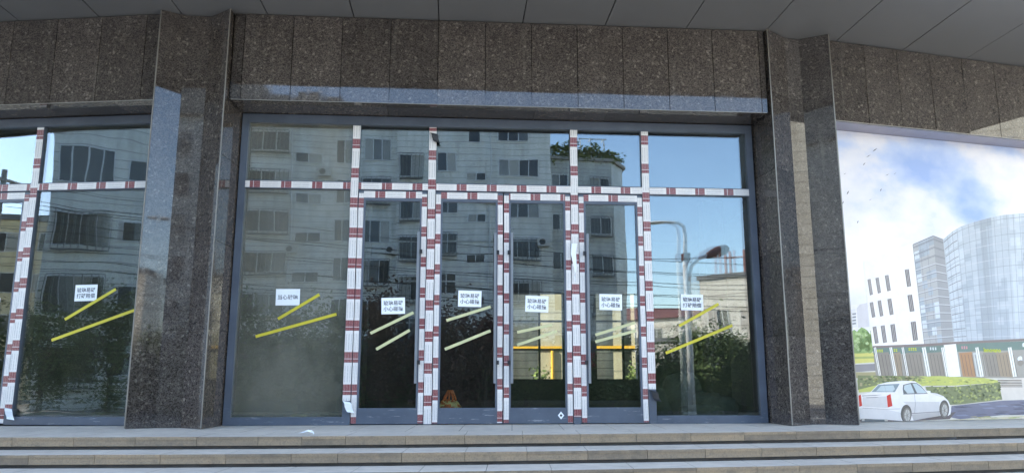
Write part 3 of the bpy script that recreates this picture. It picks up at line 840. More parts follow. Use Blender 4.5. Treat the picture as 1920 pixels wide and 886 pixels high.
cellb 8 2476 1749 2581 1762 2576 1652 2472 1641
cella 8 2472 1641 2576 1652 2572 1543 2468 1533
cella 8 2468 1533 2572 1543 2567 1434 2464 1426
cella 8 2464 1426 2567 1434 2562 1326 2460 1320
cella 8 2460 1320 2562 1326 2557 1218 2456 1213
cella 8 2456 1213 2557 1218 2552 1110 2452 1107
cella 8 2632 2882 2745 2911 2739 2795 2626 2768
cella 8 2626 2768 2739 2795 2733 2680 2621 2654
cella 8 2621 2654 2733 2680 2727 2566 2616 2541
cella 8 2616 2541 2727 2566 2721 2451 2611 2429
cella 8 2611 2429 2721 2451 2715 2337 2606 2317
cella 8 2606 2317 2715 2337 2710 2224 2601 2205
cella 8 2601 2205 2710 2224 2704 2111 2596 2094
cella 8 2596 2094 2704 2111 2698 1998 2591 1983
cella 8 2591 1983 2698 1998 2692 1886 2586 1872
cella 8 2586 1872 2692 1886 2687 1775 2581 1762
cella 8 2581 1762 2687 1775 2681 1663 2576 1652
cella 8 2576 1652 2681 1663 2675 1553 2572 1543
cella 8 2572 1543 2675 1553 2670 1442 2567 1434
cella 8 2567 1434 2670 1442 2664 1332 2562 1326
cella 8 2562 1326 2664 1332 2659 1223 2557 1218
cella 8 2557 1218 2659 1223 2653 1113 2552 1110
cella 8 2745 2911 2858 2940 2852 2822 2739 2795
cellb 8 2739 2795 2852 2822 2845 2706 2733 2680
cellb 8 2733 2680 2845 2706 2838 2589 2727 2566
cellb 8 2727 2566 2838 2589 2832 2473 2721 2451
cellb 8 2721 2451 2832 2473 2825 2358 2715 2337
cellb 8 2715 2337 2825 2358 2819 2243 2710 2224
cellb 8 2710 2224 2819 2243 2812 2128 2704 2111
cellb 8 2704 2111 2812 2128 2806 2014 2698 1998
cellb 8 2698 1998 2806 2014 2799 1900 2692 1886
cellb 8 2692 1886 2799 1900 2793 1787 2687 1775
cellb 8 2687 1775 2793 1787 2786 1674 2681 1663
cellb 8 2681 1663 2786 1674 2780 1562 2675 1553
cellb 8 2675 1553 2780 1562 2774 1450 2670 1442
cellb 8 2670 1442 2774 1450 2767 1338 2664 1332
cellb 8 2664 1332 2767 1338 2761 1227 2659 1223
cellb 8 2659 1223 2761 1227 2755 1117 2653 1113
cellb 8 2799 1900 2906 1913 2899 1798 2793 1787
cellb 8 2793 1787 2899 1798 2892 1684 2786 1674
cellb 8 2780 1562 2885 1570 2878 1457 2774 1450
cellb 8 2767 1338 2871 1344 2864 1232 2761 1227
cellb 8 2761 1227 2864 1232 2856 1120 2755 1117
celld 8 2972 2965 3087 2989 3079 2869 2965 2846
cellb 8 2914 2028 3022 2041 3014 1925 2906 1913
cellb 8 2906 1913 3014 1925 3006 1809 2899 1798
cellb 8 2899 1798 3006 1809 2998 1693 2892 1684
cellb 8 2885 1570 2990 1578 2982 1464 2878 1457
cellb 8 2878 1457 2982 1464 2975 1350 2871 1344
cellb 8 2871 1344 2975 1350 2967 1236 2864 1232
cellb 8 2864 1232 2967 1236 2959 1123 2856 1120
celld 8 3201 3005 3315 3021 3306 2899 3192 2884
celld 8 3192 2884 3306 2899 3296 2777 3183 2763
celld 8 3174 2643 3286 2656 3277 2536 3165 2524
celld 8 3156 2405 3267 2416 3258 2297 3148 2286
celld 8 3148 2286 3258 2297 3248 2178 3139 2168
celld 8 3139 2168 3248 2178 3239 2059 3130 2050
celld 8 3130 2050 3239 2059 3230 1941 3122 1933
celld 8 3122 1933 3230 1941 3220 1824 3113 1816
celld 8 3113 1816 3220 1824 3211 1707 3104 1700
celld 8 3104 1700 3211 1707 3202 1591 3096 1585
celld 8 3096 1585 3202 1591 3193 1475 3087 1469
celld 8 3087 1469 3193 1475 3184 1359 3079 1355
celld 8 3070 1240 3174 1244 3165 1130 3062 1126
celle 8 3315 3021 3430 3036 3420 2913 3306 2899
celld 8 3306 2899 3420 2913 3410 2791 3296 2777
celld 8 3296 2777 3410 2791 3399 2669 3286 2656
celle 8 3286 2656 3399 2669 3389 2548 3277 2536
celld 8 3277 2536 3389 2548 3379 2428 3267 2416
celld 8 3267 2416 3379 2428 3369 2307 3258 2297
celld 8 3248 2178 3359 2188 3349 2069 3239 2059
celld 8 3230 1941 3339 1950 3329 1832 3220 1824
celld 8 3220 1824 3329 1832 3319 1714 3211 1707
celld 8 3430 3036 3546 3049 3535 2926 3420 2913
cellb 8 3379 2428 3491 2437 3480 2317 3369 2307
cellb 8 3349 2069 3458 2076 3448 1957 3339 1950
cellb 8 3339 1950 3448 1957 3437 1838 3329 1832
cellb 8 3329 1832 3437 1838 3426 1720 3319 1714
cellb 8 3319 1714 3426 1720 3416 1602 3309 1597
cellb 8 3299 1480 3405 1485 3395 1368 3289 1364
cellb 8 3289 1364 3395 1368 3384 1252 3279 1248
cellb 8 3279 1248 3384 1252 3374 1136 3269 1133
cellb 8 3546 3049 3809 3068 3796 2944 3535 2926
cellb 8 3535 2926 3796 2944 3784 2820 3524 2803
cellb 8 3524 2803 3784 2820 3771 2697 3513 2681
cellb 8 3513 2681 3771 2697 3759 2574 3502 2559
cellb 8 3502 2559 3759 2574 3746 2452 3491 2437
cellb 8 3491 2437 3746 2452 3734 2331 3480 2317
cellb 8 3480 2317 3734 2331 3722 2210 3469 2196
cellb 8 3469 2196 3722 2210 3709 2089 3458 2076
cellb 8 3458 2076 3709 2089 3697 1969 3448 1957
cellb 8 3448 1957 3697 1969 3685 1850 3437 1838
cellb 8 3437 1838 3685 1850 3673 1731 3426 1720
cellb 8 3395 1368 3637 1377 3625 1260 3384 1252
cellb 8 3384 1252 3625 1260 3613 1144 3374 1136
cellb 8 3796 2944 4061 2962 4047 2837 3784 2820
cellb 8 3784 2820 4047 2837 4033 2713 3771 2697
cellb 8 3771 2697 4033 2713 4019 2590 3759 2574
cellb 8 3759 2574 4019 2590 4005 2467 3746 2452
cellb 8 3746 2452 4005 2467 3991 2345 3734 2331
cellb 8 3734 2331 3991 2345 3977 2223 3722 2210
cellb 8 3722 2210 3977 2223 3963 2102 3709 2089
cellb 8 3709 2089 3963 2102 3950 1981 3697 1969
cellb 8 3697 1969 3950 1981 3936 1861 3685 1850
cellb 8 3685 1850 3936 1861 3923 1742 3673 1731
cellb 8 3673 1731 3923 1742 3909 1623 3661 1613
cellb 8 3661 1613 3909 1623 3896 1504 3649 1495
cellb 8 3649 1495 3896 1504 3882 1386 3637 1377
cella 8 3637 1377 3882 1386 3869 1269 3625 1260
cellb 8 3625 1260 3869 1269 3856 1152 3613 1144
cellb 8 4075 3087 4343 3096 4327 2971 4061 2962
cellb 8 4047 2837 4312 2846 4296 2722 4033 2713
cellb 8 4033 2713 4296 2722 4281 2599 4019 2590
cellb 8 4019 2590 4281 2599 4265 2476 4005 2467
cellb 8 4005 2467 4265 2476 4250 2354 3991 2345
cellb 8 3991 2345 4250 2354 4235 2232 3977 2223
cellb 8 3977 2223 4235 2232 4220 2111 3963 2102
cellb 8 3963 2102 4220 2111 4205 1990 3950 1981
cella 8 3950 1981 4205 1990 4190 1870 3936 1861
cella 8 3936 1861 4190 1870 4175 1750 3923 1742
cella 8 3923 1742 4175 1750 4160 1631 3909 1623
cella 8 3909 1623 4160 1631 4145 1512 3896 1504
cella 8 3896 1504 4145 1512 4130 1394 3882 1386
cella 8 3882 1386 4130 1394 4115 1276 3869 1269
cella 8 3869 1269 4115 1276 4101 1159 3856 1152
cellb 8 4343 3096 4614 3102 4597 2977 4327 2971
cella 8 4327 2971 4597 2977 4579 2853 4312 2846
cella 8 4312 2846 4579 2853 4563 2729 4296 2722
cellb 8 4296 2722 4563 2729 4546 2605 4281 2599
cellb 8 4281 2599 4546 2605 4529 2483 4265 2476
cella 8 4265 2476 4529 2483 4512 2360 4250 2354
cella 8 4250 2354 4512 2360 4495 2239 4235 2232
cella 8 4235 2232 4495 2239 4479 2118 4220 2111
cella 8 4220 2111 4479 2118 4462 1997 4205 1990
cella 8 4205 1990 4462 1997 4446 1877 4190 1870
cella 8 4190 1870 4446 1877 4429 1757 4175 1750
cella 8 4175 1750 4429 1757 4413 1638 4160 1631
cella 8 4160 1631 4413 1638 4397 1520 4145 1512
cella 8 4145 1512 4397 1520 4381 1402 4130 1394
cella 8 4130 1394 4381 1402 4365 1284 4115 1276
cella 8 4115 1276 4365 1284 4349 1167 4101 1159
cellb 8 4614 3102 4888 3109 4869 2984 4597 2977
cellb 8 4597 2977 4869 2984 4851 2859 4579 2853
cellb 8 4579 2853 4851 2859 4832 2736 4563 2729
cellb 8 4563 2729 4832 2736 4814 2612 4546 2605
cellb 8 4546 2605 4814 2612 4795 2489 4529 2483
cellb 8 4529 2483 4795 2489 4777 2367 4512 2360
cellb 8 4512 2360 4777 2367 4759 2246 4495 2239
cellb 8 4495 2239 4759 2246 4741 2125 4479 2118
cellb 8 4479 2118 4741 2125 4723 2004 4462 1997
cellb 8 4462 1997 4723 2004 4705 1884 4446 1877
cellb 8 4446 1877 4705 1884 4687 1765 4429 1757
cellb 8 4429 1757 4687 1765 4670 1646 4413 1638
cellb 8 4413 1638 4670 1646 4652 1527 4397 1520
cellb 8 4397 1520 4652 1527 4634 1409 4381 1402
cellb 8 4381 1402 4634 1409 4617 1292 4365 1284
cellb 8 4365 1284 4617 1292 4600 1175 4349 1167
celld 8 4888 3109 5164 3110 5144 2985 4869 2984
celld 8 4832 2736 5104 2738 5084 2615 4814 2612
celld 8 4777 2367 5045 2371 5025 2250 4759 2246
celld 8 4759 2246 5025 2250 5006 2129 4741 2125
celld 8 5164 3110 5444 3110 5422 2986 5144 2985
celld 8 5124 2861 5401 2863 5379 2740 5104 2738
celld 8 5104 2738 5379 2740 5358 2617 5084 2615
celld 8 5084 2615 5358 2617 5337 2496 5065 2493
celld 8 5065 2493 5337 2496 5316 2374 5045 2371
cellb 8 4910 1534 5171 1541 5150 1424 4891 1417
cellb 8 4891 1417 5150 1424 5130 1307 4872 1300
cellb 8 4872 1300 5130 1307 5110 1191 4853 1183
celld 8 5401 2863 5681 2864 5658 2742 5379 2740
celld 8 5358 2617 5635 2620 5613 2499 5337 2496
celld 8 5295 2254 5568 2258 5545 2138 5274 2133
celld 8 5727 3111 6014 3112 5989 2988 5704 2987
celld 8 5704 2987 5989 2988 5964 2866 5681 2864
celld 8 5658 2742 5940 2744 5916 2622 5635 2620
celld 8 5613 2499 5892 2502 5868 2381 5590 2378
celld 8 5590 2378 5868 2381 5844 2262 5568 2258
celld 8 5568 2258 5844 2262 5820 2142 5545 2138
celld 8 5545 2138 5820 2142 5796 2024 5523 2019
celld 8 5523 2019 5796 2024 5772 1906 5501 1900
celld 8 5501 1900 5772 1906 5749 1788 5479 1782
celld 8 5479 1782 5749 1788 5725 1671 5457 1664
celld 8 5435 1547 5702 1554 5679 1438 5413 1431
celld 8 5413 1431 5679 1438 5656 1323 5391 1315
gridline 9 2016 2619 2013 1093 2007 1093 2009 2618
gridline 9 2111 2687 2094 1096 2087 1095 2104 2686
gridline 9 2204 2735 2175 1098 2168 1098 2197 2734
gridline 9 2297 2777 2256 1101 2249 1100 2290 2776
gridline 9 2420 2820 2364 1104 2357 1104 2413 2819
gridline 9 2543 2857 2473 1108 2467 1107 2536 2856
gridline 9 2666 2891 2583 1111 2576 1111 2659 2890
gridline 9 2790 2922 2693 1115 2687 1114 2782 2921
gridline 9 2914 2952 2804 1118 2797 1118 2907 2951
gridline 9 3038 2979 2916 1122 2909 1121 3031 2978
gridline 9 3163 3000 3028 1125 3021 1125 3156 2999
gridline 9 3288 3017 3141 1129 3134 1129 3280 3016
gridline 9 3413 3034 3254 1133 3247 1132 3406 3033
gridline 9 3539 3049 3368 1136 3361 1136 3532 3048
gridline 9 3665 3058 3483 1140 3475 1139 3657 3057
gridline 9 3791 3067 3598 1143 3591 1143 3784 3066
gridline 9 3919 3076 3714 1147 3706 1147 3911 3075
gridline 9 4047 3085 3830 1151 3823 1151 4039 3084
gridline 9 4175 3092 3947 1155 3940 1154 4168 3091
gridline 9 4304 3095 4065 1158 4058 1158 4296 3095
gridline 9 4433 3098 4183 1162 4176 1162 4425 3098
gridline 9 4563 3101 4303 1166 4295 1166 4555 3101
gridline 9 4694 3104 4422 1170 4415 1169 4686 3104
gridline 9 4826 3107 4543 1173 4535 1173 4818 3107
gridline 9 4958 3109 4664 1177 4656 1177 4950 3109
gridline 9 5090 3110 4786 1181 4778 1181 5082 3109
gridline 9 5224 3110 4908 1185 4901 1185 5216 3109
gridline 9 5358 3110 5031 1189 5024 1189 5350 3110
gridline 9 5493 3111 5155 1193 5148 1193 5485 3110
gridline 9 5629 3111 5280 1197 5272 1197 5621 3110
gridline 9 5765 3111 5405 1201 5397 1201 5757 3111
gridline 9 5903 3112 5531 1205 5523 1205 5894 3111
gridline 9 1927 2514 2105 2638 2109 2633 1931 2510
gridline 9 2106 2638 2260 2715 2264 2710 2109 2633
gridline 9 2261 2716 2465 2785 2467 2779 2263 2710
gridline 9 2465 2785 2669 2839 2671 2833 2466 2779
gridline 9 2669 2839 2875 2889 2876 2883 2670 2832
gridline 9 2875 2889 3082 2932 3083 2926 2876 2883
gridline 9 3083 2933 3499 2988 3499 2981 3083 2926
gridline 9 3499 2988 4133 3032 4132 3025 3498 2981
gridline 9 4133 3032 4890 3050 4889 3043 4131 3025
gridline 9 4890 3050 6014 3054 6012 3046 4888 3043
gridwhite 9 1928 2421 2104 2536 2108 2531 1932 2416
gridwhite 9 2105 2536 2258 2609 2261 2603 2108 2531
gridwhite 9 2259 2609 2461 2674 2463 2668 2260 2603
gridwhite 9 2461 2674 2664 2724 2665 2718 2462 2668
gridwhite 9 2664 2724 2869 2772 2869 2766 2665 2718
gridwhite 9 2869 2772 3074 2812 3075 2806 2869 2766
gridwhite 9 3075 2813 3488 2865 3488 2858 3074 2806
gridwhite 9 3488 2865 4118 2907 4117 2900 3487 2858
gridwhite 9 4118 2907 4872 2925 4870 2918 4117 2900
gridwhite 9 4872 2925 5989 2931 5987 2924 4870 2918
gridline 9 1928 2327 2103 2435 2107 2430 1932 2322
gridline 9 2104 2435 2256 2502 2259 2497 2106 2430
gridline 9 2256 2503 2457 2563 2459 2557 2258 2497
gridline 9 2457 2563 2659 2610 2660 2604 2458 2557
gridline 9 2659 2610 2862 2655 2863 2649 2660 2604
gridline 9 2862 2655 3066 2693 3067 2687 2862 2649
gridline 9 3066 2693 3477 2742 3477 2736 3066 2686
gridline 9 3477 2742 4104 2783 4103 2776 3477 2736
gridline 9 4104 2783 4853 2801 4851 2794 4102 2776
gridline 9 4853 2801 5965 2808 5963 2801 4851 2794
gridwhite 9 1929 2234 2102 2334 2106 2329 1933 2229
gridwhite 9 2103 2334 2253 2397 2256 2391 2105 2328
gridwhite 9 2254 2397 2453 2453 2455 2447 2255 2391
gridwhite 9 2454 2453 2653 2497 2654 2491 2454 2447
gridwhite 9 2654 2497 2855 2538 2856 2532 2654 2491
gridwhite 9 2855 2538 3058 2574 3058 2568 2856 2532
gridwhite 9 3058 2574 3466 2620 3466 2614 3058 2567
gridwhite 9 3467 2620 4089 2659 4088 2652 3466 2614
gridwhite 9 4089 2659 4834 2677 4833 2671 4088 2652
gridwhite 9 4835 2677 5940 2687 5938 2680 4833 2671
gridline 9 1930 2141 2101 2233 2105 2228 1933 2136
gridline 9 2102 2233 2251 2291 2253 2285 2104 2228
gridline 9 2252 2291 2449 2343 2451 2337 2253 2285
gridline 9 2450 2343 2648 2384 2649 2378 2450 2337
gridline 9 2648 2384 2848 2422 2849 2416 2649 2378
gridline 9 2849 2422 3050 2455 3050 2449 2849 2416
gridline 9 3050 2455 3456 2499 3455 2492 3050 2449
gridline 9 3456 2499 4075 2536 4074 2529 3455 2492
gridline 9 4075 2536 4816 2554 4815 2548 4074 2529
gridline 9 4816 2554 5916 2566 5914 2559 4815 2548
gridwhite 9 1931 2049 2100 2133 2103 2128 1934 2044
gridwhite 9 2101 2133 2249 2186 2251 2180 2103 2127
gridwhite 9 2249 2186 2446 2234 2447 2228 2250 2180
gridwhite 9 2446 2234 2643 2271 2644 2265 2447 2227
gridwhite 9 2643 2271 2842 2307 2842 2301 2643 2265
gridwhite 9 2842 2307 3042 2337 3042 2331 2842 2300
gridwhite 9 3042 2337 3445 2378 3445 2371 3042 2331
gridwhite 9 3445 2378 4061 2413 4060 2406 3445 2371
gridwhite 9 4061 2413 4798 2432 4796 2425 4060 2406
gridwhite 9 4798 2432 5892 2445 5890 2438 4796 2425
gridline 9 1931 1957 2099 2033 2102 2027 1934 1951
gridline 9 2100 2033 2247 2081 2248 2075 2102 2027
gridline 9 2247 2081 2442 2125 2443 2119 2248 2075
gridline 9 2442 2125 2638 2159 2638 2153 2443 2118
gridline 9 2638 2159 2835 2192 2835 2185 2638 2153
gridline 9 2835 2192 3034 2220 3034 2213 2835 2185
gridline 9 3034 2220 3435 2257 3434 2251 3034 2213
gridline 9 3435 2257 4046 2291 4046 2284 3434 2251
gridline 9 4047 2291 4779 2310 4778 2303 4045 2284
gridline 9 4780 2310 5868 2325 5866 2318 4778 2303
gridwhite 9 1932 1865 2098 1933 2101 1928 1935 1859
gridwhite 9 2099 1933 2244 1976 2246 1971 2100 1927
gridwhite 9 2245 1977 2438 2016 2439 2010 2246 1971
gridwhite 9 2438 2016 2633 2047 2633 2041 2439 2010
gridwhite 9 2633 2047 2828 2077 2829 2071 2633 2041
gridwhite 9 2829 2077 3026 2103 3026 2096 2829 2071
gridwhite 9 3026 2103 3424 2137 3424 2131 3026 2096
gridwhite 9 3424 2137 4032 2169 4031 2163 3423 2131
gridwhite 9 4032 2169 4761 2189 4760 2182 4031 2163
gridwhite 9 4761 2189 5844 2205 5842 2199 4760 2182
gridline 9 1933 1773 2097 1834 2100 1828 1935 1767
gridline 9 2098 1834 2242 1872 2243 1866 2099 1828
gridline 9 2242 1872 2434 1908 2435 1902 2243 1866
gridline 9 2434 1908 2627 1936 2628 1930 2435 1902
gridline 9 2627 1936 2822 1963 2822 1957 2628 1930
gridline 9 2822 1963 3018 1986 3018 1980 2822 1957
gridline 9 3018 1986 3414 2018 3413 2012 3018 1980
gridline 9 3414 2018 4018 2048 4017 2042 3413 2012
gridline 9 4018 2048 4743 2068 4742 2061 4017 2042
gridline 9 4743 2068 5820 2087 5818 2080 4742 2061
gridwhite 9 1934 1682 2096 1735 2098 1729 1936 1676
gridwhite 9 2097 1735 2240 1769 2241 1763 2098 1729
gridwhite 9 2240 1769 2431 1800 2431 1794 2241 1763
gridwhite 9 2431 1800 2622 1825 2622 1819 2431 1794
gridwhite 9 2622 1825 2815 1849 2815 1843 2622 1819
gridwhite 9 2815 1849 3010 1870 3010 1864 2815 1843
gridwhite 9 3010 1870 3403 1899 3403 1893 3010 1864
gridwhite 9 3403 1899 4004 1927 4003 1921 3402 1893
gridwhite 9 4004 1928 4725 1948 4724 1941 4003 1921
gridwhite 9 4725 1948 5796 1968 5794 1961 4724 1941
gridline 9 1935 1590 2096 1636 2097 1630 1936 1585
gridline 9 2096 1636 2238 1665 2238 1659 2097 1630
gridline 9 2238 1665 2427 1693 2427 1686 2238 1659
gridline 9 2427 1693 2617 1715 2617 1709 2427 1686
gridline 9 2617 1715 2809 1736 2809 1729 2617 1709
gridline 9 2809 1736 3002 1754 3002 1748 2809 1729
gridline 9 3002 1754 3393 1781 3392 1774 3002 1748
gridline 9 3393 1781 3990 1807 3989 1801 3392 1774
gridline 9 3990 1807 4707 1828 4706 1821 3989 1801
gridline 9 4707 1828 5772 1850 5771 1844 4706 1821
gridwhite 9 1935 1500 2095 1538 2096 1532 1937 1494
gridwhite 9 2095 1538 2235 1562 2236 1556 2096 1532
gridwhite 9 2236 1562 2423 1586 2423 1579 2236 1556
gridwhite 9 2423 1586 2612 1605 2612 1598 2423 1579
gridwhite 9 2612 1605 2802 1623 2802 1617 2612 1598
gridwhite 9 2802 1623 2994 1639 2994 1633 2802 1617
gridwhite 9 2994 1639 3382 1663 3382 1656 2994 1633
gridwhite 9 3382 1663 3976 1688 3976 1682 3382 1656
gridwhite 9 3976 1688 4689 1709 4688 1702 3975 1682
gridwhite 9 4689 1709 5749 1733 5747 1726 4688 1702
gridline 9 1936 1409 2094 1440 2095 1434 1937 1403
gridline 9 2094 1440 2233 1460 2233 1454 2094 1434
gridline 9 2233 1460 2419 1479 2419 1473 2233 1453
gridline 9 2419 1479 2607 1495 2607 1489 2419 1473
gridline 9 2607 1495 2796 1510 2796 1504 2607 1489
gridline 9 2796 1510 2986 1524 2986 1518 2796 1504
gridline 9 2987 1524 3372 1545 3371 1539 2986 1518
gridline 9 3372 1545 3963 1569 3962 1563 3371 1539
gridline 9 3963 1569 4672 1590 4671 1583 3962 1563
gridline 9 4672 1590 5725 1616 5724 1609 4671 1583
gridwhite 9 1937 1319 2093 1342 2093 1336 1938 1313
gridwhite 9 2093 1342 2231 1357 2231 1351 2093 1336
gridwhite 9 2231 1357 2416 1373 2415 1367 2231 1351
gridwhite 9 2416 1373 2602 1386 2601 1380 2415 1367
gridwhite 9 2602 1386 2789 1398 2789 1392 2601 1380
gridwhite 9 2789 1398 2979 1410 2978 1404 2789 1392
gridwhite 9 2979 1410 3362 1428 3361 1422 2978 1404
gridwhite 9 3362 1428 3949 1451 3948 1444 3361 1422
gridwhite 9 3949 1451 4654 1472 4653 1465 3948 1444
gridwhite 9 4654 1472 5702 1500 5701 1493 4653 1465
gridline 9 1938 1229 2092 1244 2092 1238 1938 1223
gridline 9 2092 1244 2229 1255 2229 1249 2092 1238
gridline 9 2229 1255 2412 1267 2412 1261 2228 1249
gridline 9 2412 1267 2597 1277 2596 1271 2412 1261
gridline 9 2597 1277 2783 1287 2782 1281 2596 1271
gridline 9 2783 1287 2971 1296 2970 1290 2782 1281
gridline 9 2971 1296 3352 1312 3351 1306 2970 1290
gridline 9 3352 1312 3935 1333 3934 1326 3351 1306
gridline 9 3935 1333 4636 1354 4635 1348 3934 1326
gridline 9 4636 1354 5679 1384 5678 1378 4635 1348
gridwhite 9 1939 1139 2091 1147 2091 1141 1938 1133
gridwhite 9 2091 1147 2227 1154 2226 1148 2091 1141
gridwhite 9 2227 1154 2408 1161 2408 1155 2226 1148
gridwhite 9 2408 1161 2592 1169 2591 1162 2408 1155
gridwhite 9 2592 1169 2777 1176 2776 1170 2591 1162
gridwhite 9 2777 1176 2963 1183 2962 1177 2776 1170
gridwhite 9 2963 1183 3341 1196 3341 1190 2962 1177
gridwhite 9 3341 1196 3921 1215 3921 1209 3341 1190
gridwhite 9 3921 1215 4619 1237 4618 1231 3921 1209
gridwhite 9 4619 1237 5656 1269 5654 1262 4618 1231
griddark 10 1936 2527 2009 2578 2016 2570 1943 2519
griddark 10 2009 2578 2093 2636 2100 2629 2016 2570
griddark 10 2094 2637 2187 2685 2192 2677 2099 2628
griddark 10 1937 2419 2009 2466 2016 2459 1944 2412
griddark 10 2009 2466 2092 2521 2099 2513 2016 2459
griddark 10 2093 2521 2185 2566 2190 2557 2098 2512
griddark 10 1938 2312 2009 2356 2015 2348 1944 2304
griddark 10 2009 2356 2091 2405 2098 2398 2015 2348
griddark 10 2092 2406 2183 2447 2188 2439 2097 2397
griddark 10 1938 2206 2009 2245 2015 2237 1944 2197
griddark 10 2009 2245 2090 2291 2096 2283 2015 2237
griddark 10 2091 2291 2181 2329 2186 2320 2095 2282
griddark 10 1939 2099 2009 2135 2015 2127 1945 2091
griddark 10 2009 2135 2089 2176 2095 2168 2015 2127
griddark 10 2090 2177 2179 2211 2183 2202 2094 2168
griddark 10 1940 1993 2009 2025 2014 2017 1945 1985
griddark 10 2009 2025 2089 2063 2094 2054 2014 2017
griddark 10 2089 2063 2178 2094 2181 2085 2093 2054
griddark 10 1941 1888 2009 1916 2014 1907 1945 1879
griddark 10 2009 1916 2088 1949 2092 1940 2014 1907
griddark 10 2088 1949 2176 1977 2179 1968 2091 1940
griddark 10 1942 1782 2009 1807 2013 1798 1946 1773
griddark 10 2009 1807 2087 1836 2091 1827 2013 1798
griddark 10 2088 1836 2174 1861 2177 1851 2090 1827
griddark 10 1943 1677 2010 1699 2013 1690 1946 1668
griddark 10 2010 1699 2086 1723 2089 1714 2013 1690
griddark 10 2087 1724 2172 1745 2174 1735 2089 1714
griddark 10 1944 1573 2010 1591 2012 1581 1946 1563
griddark 10 2010 1591 2085 1611 2088 1602 2012 1581
griddark 10 2086 1611 2171 1629 2172 1619 2087 1602
griddark 10 1945 1469 2010 1483 2012 1473 1947 1459
griddark 10 2010 1483 2085 1499 2086 1490 2012 1473
griddark 10 2085 1500 2169 1514 2170 1504 2086 1490
griddark 10 1946 1365 2010 1376 2011 1366 1947 1355
griddark 10 2010 1376 2084 1388 2085 1378 2011 1366
griddark 10 2084 1388 2167 1399 2168 1389 2085 1378
griddark 10 1947 1261 2010 1269 2011 1259 1947 1251
griddark 10 2010 1269 2083 1277 2083 1267 2011 1259
griddark 10 2083 1277 2165 1285 2165 1275 2083 1267
griddark 10 1948 1158 2010 1162 2010 1152 1947 1148
griddark 10 2010 1162 2082 1166 2082 1157 2010 1152
griddark 10 2083 1166 2164 1171 2163 1161 2082 1157
cornice 10 550 1013 1420 1051 1951 1087 3214 1149 5653 1254 5646 1221 3208 1113 1946 1050 1415 1014 547 984
signgreen 9 548 991 5646 1221 5603 1007 3189 986 1932 944 556 897
shopglass 9 556 897 1932 944 3189 986 5603 1007 5522 601 3125 571 1980 594 562 616
shopdark 10 602 919 806 935 813 595 613 602
shopbrown 10 875 921 1001 937 1008 595 885 602
shopdark 10 1089 923 1352 940 1366 595 1106 602
shopdark 10 1450 926 1691 942 1721 595 1484 602
shoporange 10 2005 930 2233 947 2252 594 2028 602
shoppale 10 2250 932 2357 948 2375 594 2272 602
shopdark 10 2422 933 2655 950 2700 594 2471 602
shopbrown 10 2653 935 2918 952 2962 594 2701 602
shopline 11 630 898 666 610 658 609 622 897
shopline 11 687 899 722 610 715 609 679 897
shopline 11 744 899 779 610 771 609 736 898
shopline 11 801 899 836 610 829 609 793 898
shopline 11 859 900 894 610 886 609 851 899
shopline 11 916 900 951 610 943 609 908 899
shopline 11 974 901 1009 610 1001 609 966 899
shopline 11 1032 901 1067 610 1059 609 1024 900
shopline 11 1090 901 1125 610 1117 609 1082 900
shopline 11 1149 902 1183 610 1175 609 1141 901
shopline 11 1207 902 1241 610 1233 609 1199 901
shopline 11 1266 903 1299 610 1291 609 1258 901
shopline 11 1325 903 1358 610 1350 609 1316 902
shopline 11 1384 904 1417 610 1409 609 1375 902
shopline 11 1443 904 1476 610 1468 609 1435 903
shopline 11 1502 904 1535 610 1527 609 1494 903
shopline 11 1562 905 1594 610 1586 609 1553 904
shopline 11 1621 905 1654 610 1645 609 1613 904
shopline 11 1681 906 1713 610 1705 609 1673 904
shopline 11 2044 908 2075 610 2067 609 2036 907
shopline 11 2105 909 2136 610 2127 609 2097 908
shopline 11 2166 909 2197 610 2189 609 2158 908
shopline 11 2228 910 2258 610 2250 609 2219 908
shopline 11 2290 910 2320 610 2311 609 2281 909
shopline 11 2351 911 2381 610 2373 609 2343 909
shopline 11 2413 911 2443 610 2435 609 2405 910
shopline 11 2476 912 2505 610 2497 609 2467 910
shopline 11 2538 912 2567 610 2559 609 2529 911
shopline 11 2601 912 2630 610 2621 609 2592 911
shopline 11 2663 913 2692 610 2684 609 2655 912
shopline 11 2726 913 2755 610 2746 609 2718 912
shopline 11 2790 914 2818 610 2809 609 2781 912
shopline 11 2853 914 2881 610 2872 609 2844 913
shopline 11 2916 915 2944 610 2936 609 2908 913
shopline 11 2980 915 3008 610 2999 609 2971 914
whitecol 12 566 991 601 999 648 602 612 595
shopline 13 587 992 634 603 627 602 580 991
whitecol 12 821 994 866 1001 911 602 866 595
shopline 13 846 994 893 603 885 602 839 993
whitecol 12 1025 996 1062 1003 1106 602 1070 595
shopline 13 1047 996 1092 603 1085 602 1040 995
whitecol 12 1368 999 1433 1007 1475 602 1411 595
shopline 13 1404 1000 1447 603 1440 601 1396 999
whitecol 12 1698 1002 1745 1010 1787 602 1740 595
shopline 13 1725 1003 1767 602 1760 601 1718 1002
whitecol 12 2299 1008 2357 1016 2395 602 2337 594
shopline 13 2331 1009 2370 602 2363 601 2323 1008
whitecol 12 2888 1014 2957 1022 2993 602 2923 594
shopline 13 2926 1014 2962 602 2954 601 2918 1013
whitecol 12 3343 1018 3424 1026 3457 602 3376 594
shopline 13 3387 1019 3421 602 3413 601 3379 1018
whiteblock 12 1749 1040 1965 1057 1990 602 1786 595
plazabeige 10 2640 444 2931 579 5530 641 5386 -74 2479 118
shopline 12 2637 555 3074 554 3072 543 2635 543
shopline 12 2634 532 3074 531 3072 520 2632 521
shopline 12 2630 510 3074 509 3073 497 2629 498
shopline 12 2627 487 3075 486 3073 474 2625 476
shopline 12 2624 465 3075 463 3074 452 2622 453
textyellow 13 616 966 638 967 638 931 615 930
signgreen 14 616 951 638 953 638 947 616 945
textyellow 13 651 967 674 968 673 931 650 930
signgreen 14 651 951 673 953 673 947 651 946
textyellow 13 686 967 709 968 708 931 685 931
